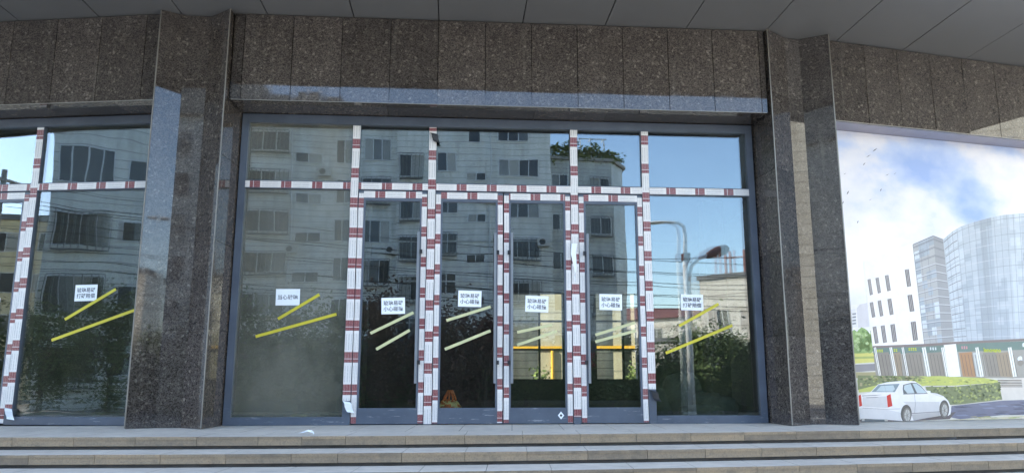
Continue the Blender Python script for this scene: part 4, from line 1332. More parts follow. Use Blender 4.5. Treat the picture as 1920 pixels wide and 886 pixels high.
signgreen 14 687 952 709 953 709 947 686 946
textyellow 13 890 976 913 977 912 940 889 940
signgreen 14 890 961 913 962 913 957 890 955
textyellow 13 925 976 948 977 948 941 925 940
signgreen 14 926 961 948 963 948 957 926 955
textyellow 13 1141 993 1165 994 1164 957 1141 956
signgreen 14 1142 978 1165 979 1165 973 1142 972
textyellow 13 1178 993 1201 994 1200 958 1177 957
signgreen 14 1178 978 1201 980 1201 974 1178 972
textyellow 13 1214 994 1237 995 1237 958 1213 957
signgreen 14 1214 978 1237 980 1237 974 1214 972
textyellow 13 1250 994 1273 995 1273 958 1249 957
signgreen 14 1250 979 1273 980 1273 974 1250 973
textwhite 13 1505 1004 1529 1005 1528 968 1505 967
signgreen 14 1506 988 1529 990 1529 984 1506 982
textwhite 13 1548 1004 1572 1005 1571 968 1547 967
signgreen 14 1549 989 1572 990 1572 985 1549 983
textwhite 13 1591 1005 1615 1006 1614 969 1590 968
signgreen 14 1592 989 1615 991 1615 985 1591 983
textpink 13 2055 1024 2080 1025 2078 988 2054 987
signgreen 14 2055 1009 2079 1010 2079 1004 2055 1003
textpink 13 2096 1025 2120 1026 2119 988 2095 987
signgreen 14 2096 1009 2120 1011 2120 1005 2096 1003
textpink 13 2137 1025 2161 1026 2160 988 2136 987
signgreen 14 2137 1009 2161 1011 2161 1005 2137 1003
textwhite 13 3130 854 3131 836 3113 820 3094 819 3076 822 3056 821 3046 839 3042 854 3054 871 3071 885 3087 889 3106 893 3121 889 3134 873
shopdark 14 3149 793 3144 779 3118 767 3095 749 3070 752 3044 766 3030 776 3034 792 3034 809 3056 826 3084 834 3110 836 3135 824 3155 810
textwhite 13 3216 1055 3213 1040 3202 1030 3192 1029 3178 1024 3167 1027 3164 1041 3162 1055 3166 1069 3171 1075 3188 1088 3200 1084 3214 1076 3219 1070
hedgetop 12 255 553 630 595 1613 609 2401 579 2636 549 2651 519 1872 477 1370 478 1052 436 265 390
hedgeside 13 1368 464 1870 462 2651 519 2683 279 1931 219 1728 214 1400 347
hedgeside 13 269 616 1250 609 1382 580 1065 551 531 481 251 425
hedgedark 14 2280 472 2252 458 2237 461 2216 473 2236 492 2258 492
hedgelight 14 2216 333 2210 320 2186 320 2168 333 2191 344 2215 352
hedgeside 14 1806 353 1802 340 1778 338 1758 353 1781 366 1804 367
hedgedark 14 1457 311 1447 301 1425 300 1413 311 1423 329 1453 322
hedgelight 14 2605 294 2595 282 2570 275 2562 294 2575 312 2602 308
hedgeside 14 1935 368 1926 354 1897 355 1883 369 1899 388 1922 382
hedgedark 14 1484 294 1474 276 1449 278 1445 294 1451 303 1472 308
hedgelight 14 1472 272 1464 253 1434 256 1420 272 1439 290 1460 291
hedgeside 14 1756 411 1740 393 1722 401 1712 411 1722 427 1743 420
hedgedark 14 2417 386 2408 370 2384 373 2360 386 2387 395 2404 395
hedgelight 14 2009 271 1985 255 1967 254 1957 271 1968 285 1990 286
hedgeside 14 1848 421 1831 402 1810 408 1801 421 1815 436 1838 440
hedgedark 14 1481 250 1467 234 1449 240 1443 250 1446 263 1472 267
hedgelight 14 2090 328 2077 316 2056 312 2048 328 2062 341 2084 338
hedgeside 14 2364 291 2354 281 2327 274 2308 291 2332 307 2351 309
hedgedark 14 1512 346 1509 332 1479 328 1464 347 1487 364 1506 359
hedgelight 14 2668 408 2648 389 2625 398 2609 408 2634 427 2652 420
hedgeside 14 2531 388 2516 377 2494 374 2492 388 2501 398 2526 401
hedgedark 14 1595 377 1593 368 1562 364 1559 377 1567 386 1590 392
hedgelight 14 1962 401 1951 382 1924 387 1910 401 1930 419 1953 416
hedgeside 14 2096 451 2075 442 2049 438 2031 451 2049 462 2081 468
hedgedark 14 2186 403 2172 393 2146 386 2142 403 2148 415 2173 421
hedgelight 14 1732 376 1715 365 1694 366 1676 376 1700 387 1719 395
hedgeside 14 1965 301 1946 284 1923 282 1910 301 1919 312 1952 312
hedgedark 14 2139 461 2129 442 2107 452 2090 462 2103 480 2133 477
hedgelight 14 1451 260 1432 250 1413 242 1400 261 1417 277 1436 272
hedgeside 14 2116 438 2094 419 2072 424 2057 439 2077 453 2101 451
hedgedark 14 2295 433 2278 414 2262 416 2251 433 2264 444 2282 442
hedgelight 14 1905 454 1897 441 1876 445 1852 454 1874 470 1900 470
hedgeside 14 2128 369 2120 356 2093 350 2085 369 2098 384 2117 378
hedgedark 14 1472 397 1459 384 1439 382 1421 398 1439 407 1458 409
hedgelight 14 1976 443 1965 427 1941 433 1934 443 1944 456 1968 462
hedgeside 14 2245 282 2237 270 2217 264 2212 282 2219 300 2236 291
hedgedark 14 1927 330 1912 317 1890 320 1881 330 1892 344 1911 349
hedgelight 14 2558 469 2548 460 2524 459 2523 470 2523 480 2557 485
hedgeside 14 2515 430 2501 418 2482 412 2469 430 2479 441 2503 444
hedgedark 14 2246 365 2231 350 2206 347 2202 365 2207 385 2230 376
hedgelight 14 2243 305 2234 291 2205 295 2191 306 2214 324 2237 324
hedgeside 14 2193 308 2184 296 2160 292 2141 308 2167 321 2185 319
hedgedark 14 1991 399 1975 387 1943 389 1934 399 1954 416 1975 411
hedgelight 14 1509 273 1491 259 1474 264 1456 273 1473 282 1496 290
hedgeside 14 2394 318 2370 302 2346 304 2344 319 2352 333 2374 332
hedgedark 14 1934 303 1911 288 1887 287 1883 303 1888 318 1914 313
hedgelight 14 1686 447 1666 431 1640 437 1632 447 1649 461 1673 466
hedgeside 14 1572 292 1565 280 1549 281 1542 292 1544 306 1567 302
hedgedark 14 1546 249 1534 238 1508 236 1497 249 1512 259 1536 263
hedgelight 14 1686 277 1672 260 1645 263 1636 277 1654 294 1672 292
hedgeside 14 2220 290 2203 279 2175 275 2177 290 2178 309 2209 305
hedgedark 14 2665 336 2658 323 2629 322 2625 336 2636 353 2655 348
hedgelight 14 2460 283 2446 270 2426 268 2417 284 2427 297 2455 298
hedgeside 14 1943 355 1921 341 1903 337 1880 355 1898 365 1924 365
hedgedark 14 1509 380 1499 369 1467 362 1459 381 1471 395 1494 391
hedgelight 14 2164 330 2154 314 2124 315 2114 330 2133 346 2157 341
hedgeside 14 1895 442 1877 423 1850 426 1838 442 1852 453 1883 455
hedgedark 14 1884 251 1864 235 1840 239 1838 251 1841 264 1863 260
hedgelight 14 2325 331 2304 315 2276 312 2271 331 2279 349 2304 342
hedgeside 14 1886 404 1878 387 1853 395 1844 404 1859 421 1880 419
hedgedark 14 1750 461 1745 442 1717 443 1711 461 1723 475 1743 473
hedgelight 14 2196 424 2183 414 2159 409 2136 424 2155 440 2181 436
hedgeside 14 2317 320 2295 311 2275 307 2256 320 2273 335 2300 330
hedgedark 14 2343 424 2325 407 2304 410 2298 424 2305 441 2327 440
hedgelight 14 2498 457 2489 447 2469 442 2457 457 2476 474 2494 468
hedgeside 14 2129 379 2126 362 2102 368 2093 379 2099 394 2123 398
hedgedark 14 1599 364 1580 350 1558 356 1542 365 1563 378 1589 377
hedgelight 14 2624 396 2600 381 2583 384 2569 396 2579 408 2607 411
hedgeside 14 1732 252 1712 240 1686 240 1668 253 1693 263 1712 267
hedgedark 14 2005 391 2003 375 1976 379 1973 391 1975 404 2003 401
hedgelight 14 2415 465 2402 455 2380 448 2377 466 2389 481 2415 480
hedgeside 14 1452 305 1447 296 1423 286 1404 305 1424 316 1448 318
hedgedark 14 1611 410 1589 401 1565 393 1557 411 1573 422 1592 423
hedgelight 14 1825 315 1822 304 1795 301 1785 315 1800 324 1819 334
hedgeside 14 2079 412 2069 402 2042 395 2037 412 2049 431 2069 425
hedgedark 14 2379 341 2373 328 2349 331 2334 341 2353 358 2374 357
hedgelight 14 2373 457 2362 439 2334 441 2324 457 2339 468 2361 471
hedgeside 14 1494 459 1483 450 1465 446 1455 459 1460 468 1489 476
hedgedark 14 1526 344 1516 330 1500 331 1488 344 1497 361 1526 358
hedgelight 14 1443 263 1441 253 1416 249 1406 263 1422 278 1438 276
hedgeside 14 2367 311 2355 293 2337 301 2323 311 2337 330 2368 324
hedgedark 14 1741 258 1723 242 1700 241 1677 258 1701 269 1725 273
hedgelight 14 1490 346 1481 334 1460 338 1442 347 1462 364 1479 364
hedgeside 14 1662 310 1651 293 1627 294 1623 310 1636 320 1661 324
hedgedark 14 2363 360 2356 346 2326 342 2320 360 2334 380 2359 380
hedgelight 14 2126 307 2105 297 2085 288 2077 307 2085 320 2113 321
hedgeside 14 1501 288 1499 275 1469 279 1466 288 1473 302 1497 298
hedgedark 14 2500 450 2483 439 2456 432 2448 450 2465 469 2488 460
hedgelight 14 2642 312 2628 295 2597 303 2595 312 2601 322 2628 324
hedgeside 14 2540 411 2518 391 2493 399 2488 411 2496 422 2530 423
hedgedark 14 2225 407 2211 393 2184 391 2181 408 2191 426 2215 424
hedgelight 14 2161 477 2149 465 2133 463 2116 477 2137 489 2158 490
hedgeside 14 1749 449 1728 431 1709 436 1695 450 1713 467 1731 460
hedgedark 14 1526 411 1515 393 1497 401 1489 411 1499 424 1521 422
hedgelight 14 2040 346 2016 332 1992 333 1985 346 2002 355 2020 362
hedgeside 14 1708 381 1689 363 1669 373 1652 382 1674 396 1691 393
hedgedark 14 2683 420 2668 411 2650 403 2633 420 2654 440 2677 431
hedgelight 14 2672 378 2656 366 2638 365 2624 378 2642 397 2665 398
hedgeside 14 1819 396 1806 385 1774 383 1762 396 1778 408 1806 408
hedgedark 14 1443 258 1441 240 1418 247 1403 258 1418 277 1443 272
hedgelight 14 1598 342 1578 326 1552 334 1552 342 1557 360 1578 357
hedgeside 14 1990 310 1989 302 1963 298 1952 310 1965 327 1989 322
hedgedark 14 2486 401 2481 382 2452 390 2444 401 2459 413 2479 414
hedgelight 14 1612 411 1604 400 1585 398 1575 411 1590 419 1608 424
hedgeside 14 2688 509 2666 492 2639 498 2625 510 2648 529 2673 523
hedgedark 14 1703 371 1687 354 1664 360 1650 372 1670 384 1694 386
hedgelight 14 2176 367 2160 353 2136 357 2120 368 2138 387 2156 387
hedgeside 14 1675 332 1656 322 1629 318 1619 332 1632 347 1660 349
hedgedark 14 2231 379 2221 366 2198 368 2194 379 2209 395 2226 388
hedgelight 14 2603 447 2591 435 2563 429 2553 447 2571 460 2594 466
hedgeside 14 2150 317 2139 308 2111 306 2104 318 2115 337 2139 327
hedgedark 14 2515 327 2496 319 2470 314 2460 328 2470 339 2491 336
hedgelight 14 1933 262 1919 243 1888 253 1889 263 1893 281 1921 278
hedgeside 14 1995 292 1975 278 1959 278 1947 293 1960 306 1985 302
hedgedark 14 1555 429 1545 413 1521 415 1509 429 1531 442 1548 445
hedgelight 14 1981 318 1963 299 1946 303 1925 318 1950 336 1973 336
hedgeside 14 2198 292 2179 275 2156 274 2145 293 2162 302 2182 308
hedgedark 14 2434 318 2414 303 2394 302 2383 318 2397 335 2425 337
hedgelight 14 2324 406 2313 397 2286 387 2275 406 2292 415 2313 424
hedgeside 14 2025 453 2010 439 1990 443 1974 453 1991 473 2009 462
hedgedark 14 1727 306 1719 294 1693 290 1687 306 1694 320 1726 326
hedgelight 14 1595 438 1590 427 1568 426 1548 439 1567 450 1595 453
hedgeside 14 1809 420 1806 411 1774 402 1773 421 1783 429 1807 435
hedgedark 14 1852 250 1830 231 1805 233 1794 250 1806 266 1828 260
hedgelight 14 1709 418 1705 405 1677 401 1676 418 1678 431 1701 435
hedgeside 14 1830 438 1821 428 1798 423 1795 438 1804 447 1824 453
hedgedark 14 1753 376 1730 360 1707 367 1708 377 1712 386 1741 388
hedgelight 14 2406 281 2403 267 2375 265 2361 281 2377 289 2407 298
hedgeside 14 2103 311 2092 295 2067 296 2071 312 2074 322 2097 321
hedgedark 14 2371 338 2365 321 2344 327 2337 338 2341 349 2370 353
hedgelight 14 2093 423 2078 407 2062 414 2054 423 2061 432 2089 432
hedgeside 14 1799 345 1786 336 1755 334 1740 346 1761 364 1783 365
hedgedark 14 2664 419 2657 409 2627 400 2618 419 2637 436 2664 432
hedgelight 14 1968 257 1940 239 1919 243 1905 258 1921 273 1949 268
hedgeside 14 1694 437 1674 418 1652 419 1640 437 1655 449 1679 452
hedgedark 14 2686 453 2667 434 2646 440 2629 453 2648 470 2676 468
hedgelight 14 2553 314 2543 299 2511 305 2499 314 2519 330 2541 323
hedgeside 14 1713 395 1707 384 1682 376 1677 395 1688 408 1711 407
hedgedark 14 2290 384 2270 375 2246 369 2242 384 2249 399 2273 397
hedgelight 14 2166 365 2155 346 2135 348 2120 366 2135 380 2162 383
hedgeside 14 2456 350 2441 332 2417 339 2418 350 2419 360 2451 366
hedgedark 14 2549 463 2523 452 2500 449 2497 464 2505 476 2528 482
hedgelight 14 2469 404 2442 387 2421 389 2412 404 2421 415 2446 420
hedgeside 14 1491 356 1479 346 1457 345 1448 356 1463 375 1487 375
hedgedark 14 2180 421 2171 407 2141 408 2128 421 2145 430 2178 437
hedgelight 14 1874 260 1864 248 1836 241 1817 260 1841 275 1866 279
hedgeside 14 1924 289 1920 278 1892 272 1889 289 1900 299 1924 297
hedgedark 14 2559 377 2537 366 2514 363 2497 377 2520 392 2546 391
hedgelight 14 2241 276 2232 262 2206 265 2193 276 2206 287 2235 295
hedgeside 14 2404 455 2386 441 2358 440 2356 455 2368 474 2386 472
hedgedark 14 2344 285 2337 275 2310 268 2301 285 2315 296 2340 297
hedgelight 14 1923 428 1902 419 1875 411 1863 428 1886 438 1902 442
hedgeside 14 2672 402 2652 390 2626 385 2612 402 2630 420 2656 420
hedgedark 14 1489 263 1467 248 1450 245 1439 264 1449 273 1476 283
hedgelight 14 2203 284 2180 274 2158 273 2140 284 2165 301 2192 302
hedgeside 14 2674 478 2658 461 2636 466 2624 479 2636 498 2659 492
hedgedark 14 2408 489 2398 478 2376 475 2374 489 2376 498 2403 502
hedgelight 14 1971 384 1957 368 1938 372 1924 385 1935 394 1966 398
hedgeside 14 2688 481 2670 469 2646 465 2625 481 2648 499 2671 493
hedgedark 14 1561 372 1551 355 1526 354 1527 372 1536 384 1554 386
hedgelight 14 2299 404 2294 394 2266 393 2256 404 2272 413 2298 415
hedgeside 14 1881 399 1860 380 1833 390 1826 399 1839 413 1866 413
hedgedark 14 1715 435 1697 420 1677 426 1673 435 1680 447 1703 447
hedgelight 14 1512 309 1494 297 1468 301 1456 310 1474 328 1495 327
hedgeside 14 1663 278 1659 260 1630 267 1626 279 1639 293 1658 287
hedgedark 14 1582 343 1571 334 1545 324 1528 343 1548 355 1578 360
hedgelight 14 2493 402 2486 392 2466 388 2458 402 2469 412 2491 411
hedgeside 14 2242 398 2217 384 2197 388 2182 399 2198 416 2228 415
hedgedark 14 2274 446 2272 432 2242 429 2237 446 2251 463 2271 459
hedgelight 14 2431 428 2428 409 2403 419 2392 428 2409 446 2432 446
hedgeside 14 2340 316 2333 299 2312 307 2303 316 2312 332 2335 333
hedgedark 14 1995 342 1986 325 1964 328 1949 342 1972 353 1997 351
hedgelight 14 2495 336 2479 324 2459 323 2449 336 2458 348 2483 348
hedgedark 14 463 513 447 506 422 504 406 513 426 521 446 525
hedgelight 14 520 600 502 588 487 589 471 600 481 611 511 614
drygrass 14 1305 576 1292 567 1271 566 1265 577 1269 588 1295 588
hedgedark 14 1078 537 1057 526 1033 530 1017 537 1039 551 1064 549
hedgelight 14 956 550 937 542 913 541 904 550 911 561 939 558
drygrass 14 1121 554 1100 545 1083 547 1074 555 1083 564 1103 566
hedgedark 14 1209 550 1186 542 1164 540 1160 550 1170 558 1193 562
hedgelight 14 554 539 536 526 516 524 502 539 517 547 542 554
drygrass 14 582 586 564 577 540 575 524 586 538 598 560 596
hedgedark 14 1292 552 1276 544 1258 542 1245 552 1261 564 1284 565
hedgelight 14 693 596 675 582 657 587 641 596 661 606 678 605
drygrass 14 990 558 984 543 962 550 946 558 962 566 986 572
hedgedark 14 754 599 739 592 716 585 715 599 723 608 743 612
hedgelight 14 1196 593 1183 578 1156 582 1139 593 1157 609 1181 602
drygrass 14 333 508 323 494 298 498 290 509 302 518 325 519
hedgedark 14 756 595 748 582 727 588 706 595 731 604 750 606
hedgelight 14 955 579 941 569 916 569 906 579 913 590 939 590
drygrass 14 391 562 374 554 347 550 333 562 356 577 373 577
hedgedark 14 352 566 335 552 309 558 293 566 312 577 334 580
hedgelight 14 864 599 844 585 823 589 814 599 824 606 852 613
drygrass 14 1155 591 1141 584 1114 576 1102 591 1120 605 1145 605
hedgedark 14 668 593 655 582 628 584 625 593 632 609 657 602
hedgelight 14 1244 565 1222 554 1197 556 1195 565 1198 572 1228 572
drygrass 14 593 564 584 555 567 555 556 564 566 572 585 577
hedgedark 14 1071 582 1062 567 1041 575 1028 582 1039 590 1069 593
hedgelight 14 406 496 399 485 375 482 361 496 380 506 394 504
drygrass 14 937 558 930 549 904 551 887 558 907 574 932 566
hedgedark 14 763 543 763 536 739 535 722 543 740 553 762 554
hedgelight 14 581 558 561 548 544 543 528 558 543 569 568 567
drygrass 14 1324 579 1303 571 1282 565 1275 580 1280 595 1301 588
hedgedark 14 401 501 382 488 359 492 347 501 363 517 386 509
hedgelight 14 612 508 597 500 572 501 557 508 578 518 600 523
drygrass 14 569 570 547 561 527 554 517 570 525 585 549 578
hedgedark 14 795 563 777 548 752 549 737 563 753 574 781 570
hedgelight 14 1235 550 1216 538 1194 543 1186 550 1195 565 1221 558
drygrass 14 1212 595 1194 588 1171 587 1167 595 1172 605 1195 604
hedgedark 14 895 591 880 583 852 582 841 591 851 602 874 607
hedgelight 14 984 579 967 571 946 566 929 579 951 590 967 588
drygrass 14 1092 584 1081 577 1057 574 1039 584 1059 591 1080 594
hedgedark 14 889 550 875 539 854 541 837 550 851 561 879 558
hedgelight 14 1125 583 1115 575 1089 570 1071 583 1092 594 1116 592
drygrass 14 1186 560 1172 553 1151 550 1136 561 1151 573 1177 573
hedgedark 14 697 531 682 521 658 524 646 531 659 545 683 540
hedgelight 14 1319 558 1298 550 1275 548 1264 558 1280 567 1304 569
drygrass 14 1093 560 1092 550 1068 545 1048 560 1067 575 1089 574
hedgedark 14 937 582 923 570 897 575 896 582 901 594 922 596
hedgelight 14 540 576 525 562 504 562 500 576 506 587 529 591
drygrass 14 1094 600 1070 593 1049 589 1048 600 1051 610 1077 610
hedgedark 14 773 524 760 510 734 516 718 524 735 538 760 540
hedgelight 14 791 528 781 513 763 519 746 528 769 543 789 541
drygrass 14 333 486 317 474 291 475 287 486 295 501 314 500
hedgedark 14 923 543 909 535 886 535 878 543 888 556 917 555
hedgelight 14 1274 564 1270 554 1246 554 1231 564 1242 572 1272 573
drygrass 14 937 590 922 577 899 582 879 590 901 601 925 600
hedgedark 14 851 598 827 590 804 583 791 598 812 605 828 607
hedgelight 14 903 599 894 588 872 583 862 599 878 607 901 611
drygrass 14 734 551 726 544 704 539 683 551 706 564 724 559
hedgedark 14 478 566 466 556 445 558 440 566 444 580 466 575
hedgelight 14 398 561 391 553 364 547 363 561 367 574 391 571
drygrass 14 430 574 423 564 400 562 387 574 401 588 425 582
hedgedark 14 490 563 471 550 451 554 444 563 455 576 471 576
hedgelight 14 1269 580 1260 572 1245 572 1237 580 1239 589 1265 590
drygrass 14 726 585 704 570 685 571 667 585 686 597 708 594
hedgedark 14 406 538 404 527 374 524 370 538 385 553 406 550
hedgelight 14 595 570 586 561 569 554 550 570 568 584 590 579
drygrass 14 1065 551 1064 543 1040 540 1029 551 1040 559 1059 558
hedgedark 14 1108 554 1094 543 1071 544 1067 554 1076 568 1094 566
hedgelight 14 668 511 650 500 623 502 616 511 633 523 654 523
drygrass 14 748 514 740 503 721 505 705 514 720 523 742 528
hedgedark 14 908 575 882 559 862 564 859 575 866 587 889 588
hedgelight 14 802 530 789 515 758 517 752 530 762 545 783 541
drygrass 14 712 590 703 576 674 575 665 590 679 598 700 605
hedgedark 14 1137 583 1117 568 1092 569 1081 583 1095 595 1124 595
hedgelight 14 470 498 452 485 435 487 425 498 438 513 453 505
drygrass 14 950 568 942 557 916 560 910 568 921 577 939 576
hedgedark 14 572 540 553 528 530 525 531 540 533 554 563 555
hedgelight 14 963 587 954 578 932 574 916 587 939 599 961 596
drygrass 14 813 577 800 562 775 565 775 577 782 585 806 593
hedgedark 14 1090 574 1074 567 1050 565 1048 574 1060 586 1079 586
hedgelight 14 778 546 756 539 736 532 730 546 739 557 765 558
hedgelight 14 2532 500 2519 491 2494 493 2477 500 2494 508 2528 511
hedgetop2 14 2114 525 2111 520 2073 519 2054 526 2078 530 2108 532
hedgelight 14 2537 553 2525 546 2493 545 2486 553 2499 558 2527 560
hedgetop2 14 2060 548 2043 538 2015 540 2009 548 2021 558 2042 557
hedgelight 14 2576 549 2547 543 2517 540 2500 549 2522 556 2554 556
hedgetop2 14 1133 505 1107 500 1074 498 1060 505 1086 514 1106 512
hedgelight 14 2115 529 2091 519 2056 522 2043 529 2057 536 2089 536
hedgetop2 14 1995 506 1965 499 1939 501 1922 506 1945 514 1974 516
hedgelight 14 2013 538 1997 529 1957 533 1944 538 1965 547 1997 545
hedgetop2 14 1850 545 1819 541 1797 540 1775 546 1795 552 1824 555
hedgelight 14 2585 547 2556 542 2530 539 2513 547 2529 553 2559 558
hedgetop2 14 2574 526 2566 518 2531 519 2521 526 2538 532 2564 536
hedgelight 14 1204 550 1187 544 1159 545 1139 550 1159 560 1197 557
hedgetop2 14 1595 553 1590 547 1555 548 1548 553 1553 561 1591 559
hedgelight 14 1604 552 1599 543 1566 544 1544 552 1572 562 1598 556
hedgetop2 14 1542 522 1530 517 1499 517 1490 522 1498 528 1533 530
hedgelight 14 1539 550 1523 544 1493 543 1469 550 1494 556 1522 557
hedgetop2 14 1167 533 1152 525 1133 526 1112 533 1128 538 1157 538
hedgelight 14 2109 536 2095 530 2058 528 2039 536 2058 547 2098 546
hedgetop2 14 2020 538 2006 532 1979 530 1967 538 1983 547 2004 547
hedgelight 14 1968 517 1947 508 1912 510 1906 517 1917 524 1946 527
hedgetop2 14 2162 545 2135 535 2112 540 2084 545 2115 554 2138 550
hedgelight 14 2155 553 2146 546 2113 547 2110 553 2114 561 2150 558
hedgetop2 14 1442 531 1421 525 1398 526 1377 531 1396 539 1426 538
hedgelight 14 1727 526 1712 516 1683 521 1685 526 1694 533 1715 535
hedgetop2 14 2486 514 2464 507 2428 504 2417 514 2434 520 2463 521
hedgelight 14 1284 532 1272 522 1247 526 1222 532 1252 537 1274 538
hedgetop2 14 2132 522 2108 517 2070 518 2053 523 2077 530 2101 529
hedgelight 14 2010 556 1982 547 1955 550 1935 557 1957 565 1989 563
hedgetop2 14 1846 541 1825 531 1803 535 1786 541 1805 548 1834 551
hedgelight 14 2570 507 2556 498 2520 502 2504 507 2525 514 2557 518
hedgetop2 14 2244 556 2227 550 2192 547 2174 557 2194 566 2222 563
hedgelight 14 1335 517 1325 512 1293 507 1289 517 1302 524 1324 526
hedgetop2 14 1275 503 1252 497 1225 495 1212 503 1228 510 1260 513
hedgelight 14 2476 524 2462 518 2434 519 2411 524 2439 529 2469 531
hedgetop2 14 2347 541 2321 535 2291 531 2276 542 2297 547 2320 550
hedgelight 14 2127 518 2108 509 2086 509 2075 518 2079 526 2110 528
hedgetop2 14 1536 524 1526 519 1497 514 1484 524 1498 529 1531 529
hedgelight 14 1333 547 1318 542 1289 541 1280 547 1287 555 1319 555
hedgetop2 14 2392 512 2381 502 2346 504 2329 512 2347 522 2377 518
hedgelight 14 2323 532 2290 523 2270 527 2260 532 2264 539 2298 543
hedgetop2 14 2337 535 2323 529 2285 529 2271 535 2287 543 2320 541
hedgelight 14 1376 551 1366 545 1337 541 1335 551 1347 561 1372 559
hedgetop2 14 1151 544 1149 536 1120 534 1110 544 1116 552 1145 550
hedgelight 14 1423 514 1413 505 1390 509 1367 514 1389 522 1414 521
hedgetop2 14 1181 501 1175 493 1151 494 1129 501 1146 506 1172 511
hedgelight 14 1480 532 1469 527 1449 524 1419 532 1447 540 1479 537
hedgetop2 14 2234 552 2224 545 2202 543 2186 552 2202 560 2231 559
hedgelight 14 1115 535 1098 525 1065 526 1060 535 1075 540 1100 541
hedgetop2 14 2244 547 2218 539 2189 542 2166 547 2191 553 2227 555
hedgelight 14 2069 499 2063 490 2035 494 2014 499 2031 506 2057 504
hedgetop2 14 1851 533 1842 524 1812 526 1803 533 1817 539 1844 543
hedgelight 14 1321 540 1311 530 1280 534 1266 540 1286 548 1313 547
hedgetop2 14 1835 521 1816 510 1786 510 1775 521 1785 531 1808 526
hedgelight 14 1370 516 1363 509 1334 510 1314 516 1337 521 1359 522
hedgetop2 14 1999 512 1983 507 1961 505 1949 512 1964 521 1986 520
hedgelight 14 1642 551 1631 546 1600 546 1577 551 1598 560 1629 559
hedgetop2 14 2500 516 2485 510 2459 508 2440 516 2457 524 2491 521
hedgelight 14 1174 533 1161 527 1130 528 1121 533 1132 543 1166 542
hedgetop2 14 1440 512 1422 505 1393 502 1388 512 1386 517 1419 517
bluepatch 13 1781 199 2681 264 5462 305 5410 44 2662 64 1905 16 1735 47
bluedark 14 1807 187 1974 193 2045 174 1860 172
bluelight 14 2243 217 2413 222 2487 203 2297 201
bluegrey 14 2880 204 3055 210 3131 190 2936 188
bluedark 14 3131 162 3309 168 3385 148 3187 147
bluelight 14 3007 213 3184 219 3260 199 3063 198
bluegrey 14 2558 114 2731 119 2805 100 2613 98
bluedark 14 2903 95 3079 100 3154 81 2959 79
bluelight 14 2304 167 2475 172 2548 153 2359 151
bluegrey 14 2912 180 3088 186 3164 166 2968 165
bluedark 14 3302 223 3481 229 3558 209 3359 207
bluelight 14 2540 194 2713 200 2787 180 2595 179
bluegrey 14 1907 187 2074 192 2146 173 1960 171
bluedark 14 3134 136 3312 141 3388 122 3191 120
bluelight 14 2547 82 2720 87 2794 68 2602 67
bluegrey 14 2790 211 2965 217 3040 198 2845 196
bluedark 14 2747 79 2921 84 2996 64 2802 63
bluelight 14 2845 185 3021 190 3096 171 2901 169
bluegrey 14 1831 135 1998 141 2069 121 1884 120
bluedark 14 2497 91 2669 96 2743 77 2551 75
bluelight 14 3349 217 3529 223 3606 203 3406 201
bluegrey 14 2173 82 2343 87 2415 68 2227 66
bluedark 14 2839 149 3015 155 3090 135 2895 134
bluelight 14 3336 148 3516 154 3593 134 3393 132
bluegrey 14 3015 81 3191 86 3267 66 3071 65
bluedark 14 2978 236 3155 242 3231 222 3035 220
bluelight 14 1830 74 1996 80 2068 60 1883 59
paleground2 14 1625 -30 2184 26 5424 115 5371 -152 137 -62 143 7
drygrass 15 3620 38 3741 42 3780 30 3659 30
hedgelight 15 2306 43 2420 47 2456 35 2343 35
paleground 15 4199 -5 4323 -1 4362 -13 4238 -13
drygrass 15 2191 42 2304 46 2340 34 2228 34
hedgelight 15 2464 -16 2578 -11 2614 -24 2501 -24
paleground 15 3154 59 3272 63 3310 51 3192 51
drygrass 15 2422 30 2537 34 2573 22 2459 22
hedgelight 15 2101 -30 2213 -26 2249 -38 2137 -38
paleground 15 3121 43 3239 47 3276 35 3159 35
drygrass 15 3982 -62 4105 -58 4144 -71 4022 -71
hedgelight 15 3883 -52 4005 -48 4044 -61 3922 -60
paleground 15 2106 23 2218 28 2254 15 2142 16
drygrass 15 3808 -18 3930 -14 3968 -27 3847 -27
hedgelight 15 2832 29 2949 33 2985 21 2869 21
paleground 15 2885 25 3001 29 3038 17 2922 17
drygrass 15 4807 18 4935 23 4976 10 4848 10
hedgelight 15 3638 -48 3759 -44 3797 -57 3676 -57
paleground 15 4464 -35 4590 -31 4629 -44 4504 -44
drygrass 15 4298 52 4424 57 4463 44 4338 44
hedgelight 15 2721 -36 2837 -31 2873 -44 2758 -43
paleground 15 4872 36 5001 40 5041 27 4913 27
drygrass 15 4028 -59 4151 -55 4190 -68 4067 -67
hedgelight 15 2686 2 2801 6 2838 -6 2723 -6
paleground 15 3838 6 3960 10 3998 -3 3877 -3
drygrass 15 2527 -33 2642 -28 2679 -41 2564 -41
hedgelight 15 3769 -53 3891 -49 3929 -62 3808 -61
paleground 15 2081 -11 2193 -7 2229 -19 2117 -19
drygrass 15 2296 49 2409 53 2445 41 2332 41
hedgelight 15 2819 -31 2936 -27 2972 -40 2857 -39
paleground 15 2652 -44 2768 -40 2804 -52 2689 -52
drygrass 15 3313 -3 3432 2 3470 -11 3351 -11
hedgelight 15 4991 -16 5120 -12 5161 -25 5032 -25
paleground 15 3971 -63 4094 -59 4133 -72 4011 -72
drygrass 15 4676 49 4803 53 4843 40 4716 41
hedgelight 15 4034 -6 4158 -2 4197 -15 4074 -15
paleground 15 4557 66 4683 70 4723 57 4597 57
drygrass 15 3765 -30 3887 -26 3925 -39 3804 -38
hedgelight 15 3322 3 3441 7 3479 -6 3360 -5
paleground 15 4896 68 5025 73 5065 60 4937 60
drygrass 15 4153 39 4278 44 4317 31 4193 31
hedgelight 15 4537 -38 4663 -34 4703 -47 4577 -47
paleground 15 3115 -41 3233 -37 3271 -50 3153 -49
drygrass 15 3347 62 3466 67 3504 54 3385 54
hedgelight 15 2734 25 2850 29 2887 16 2772 17
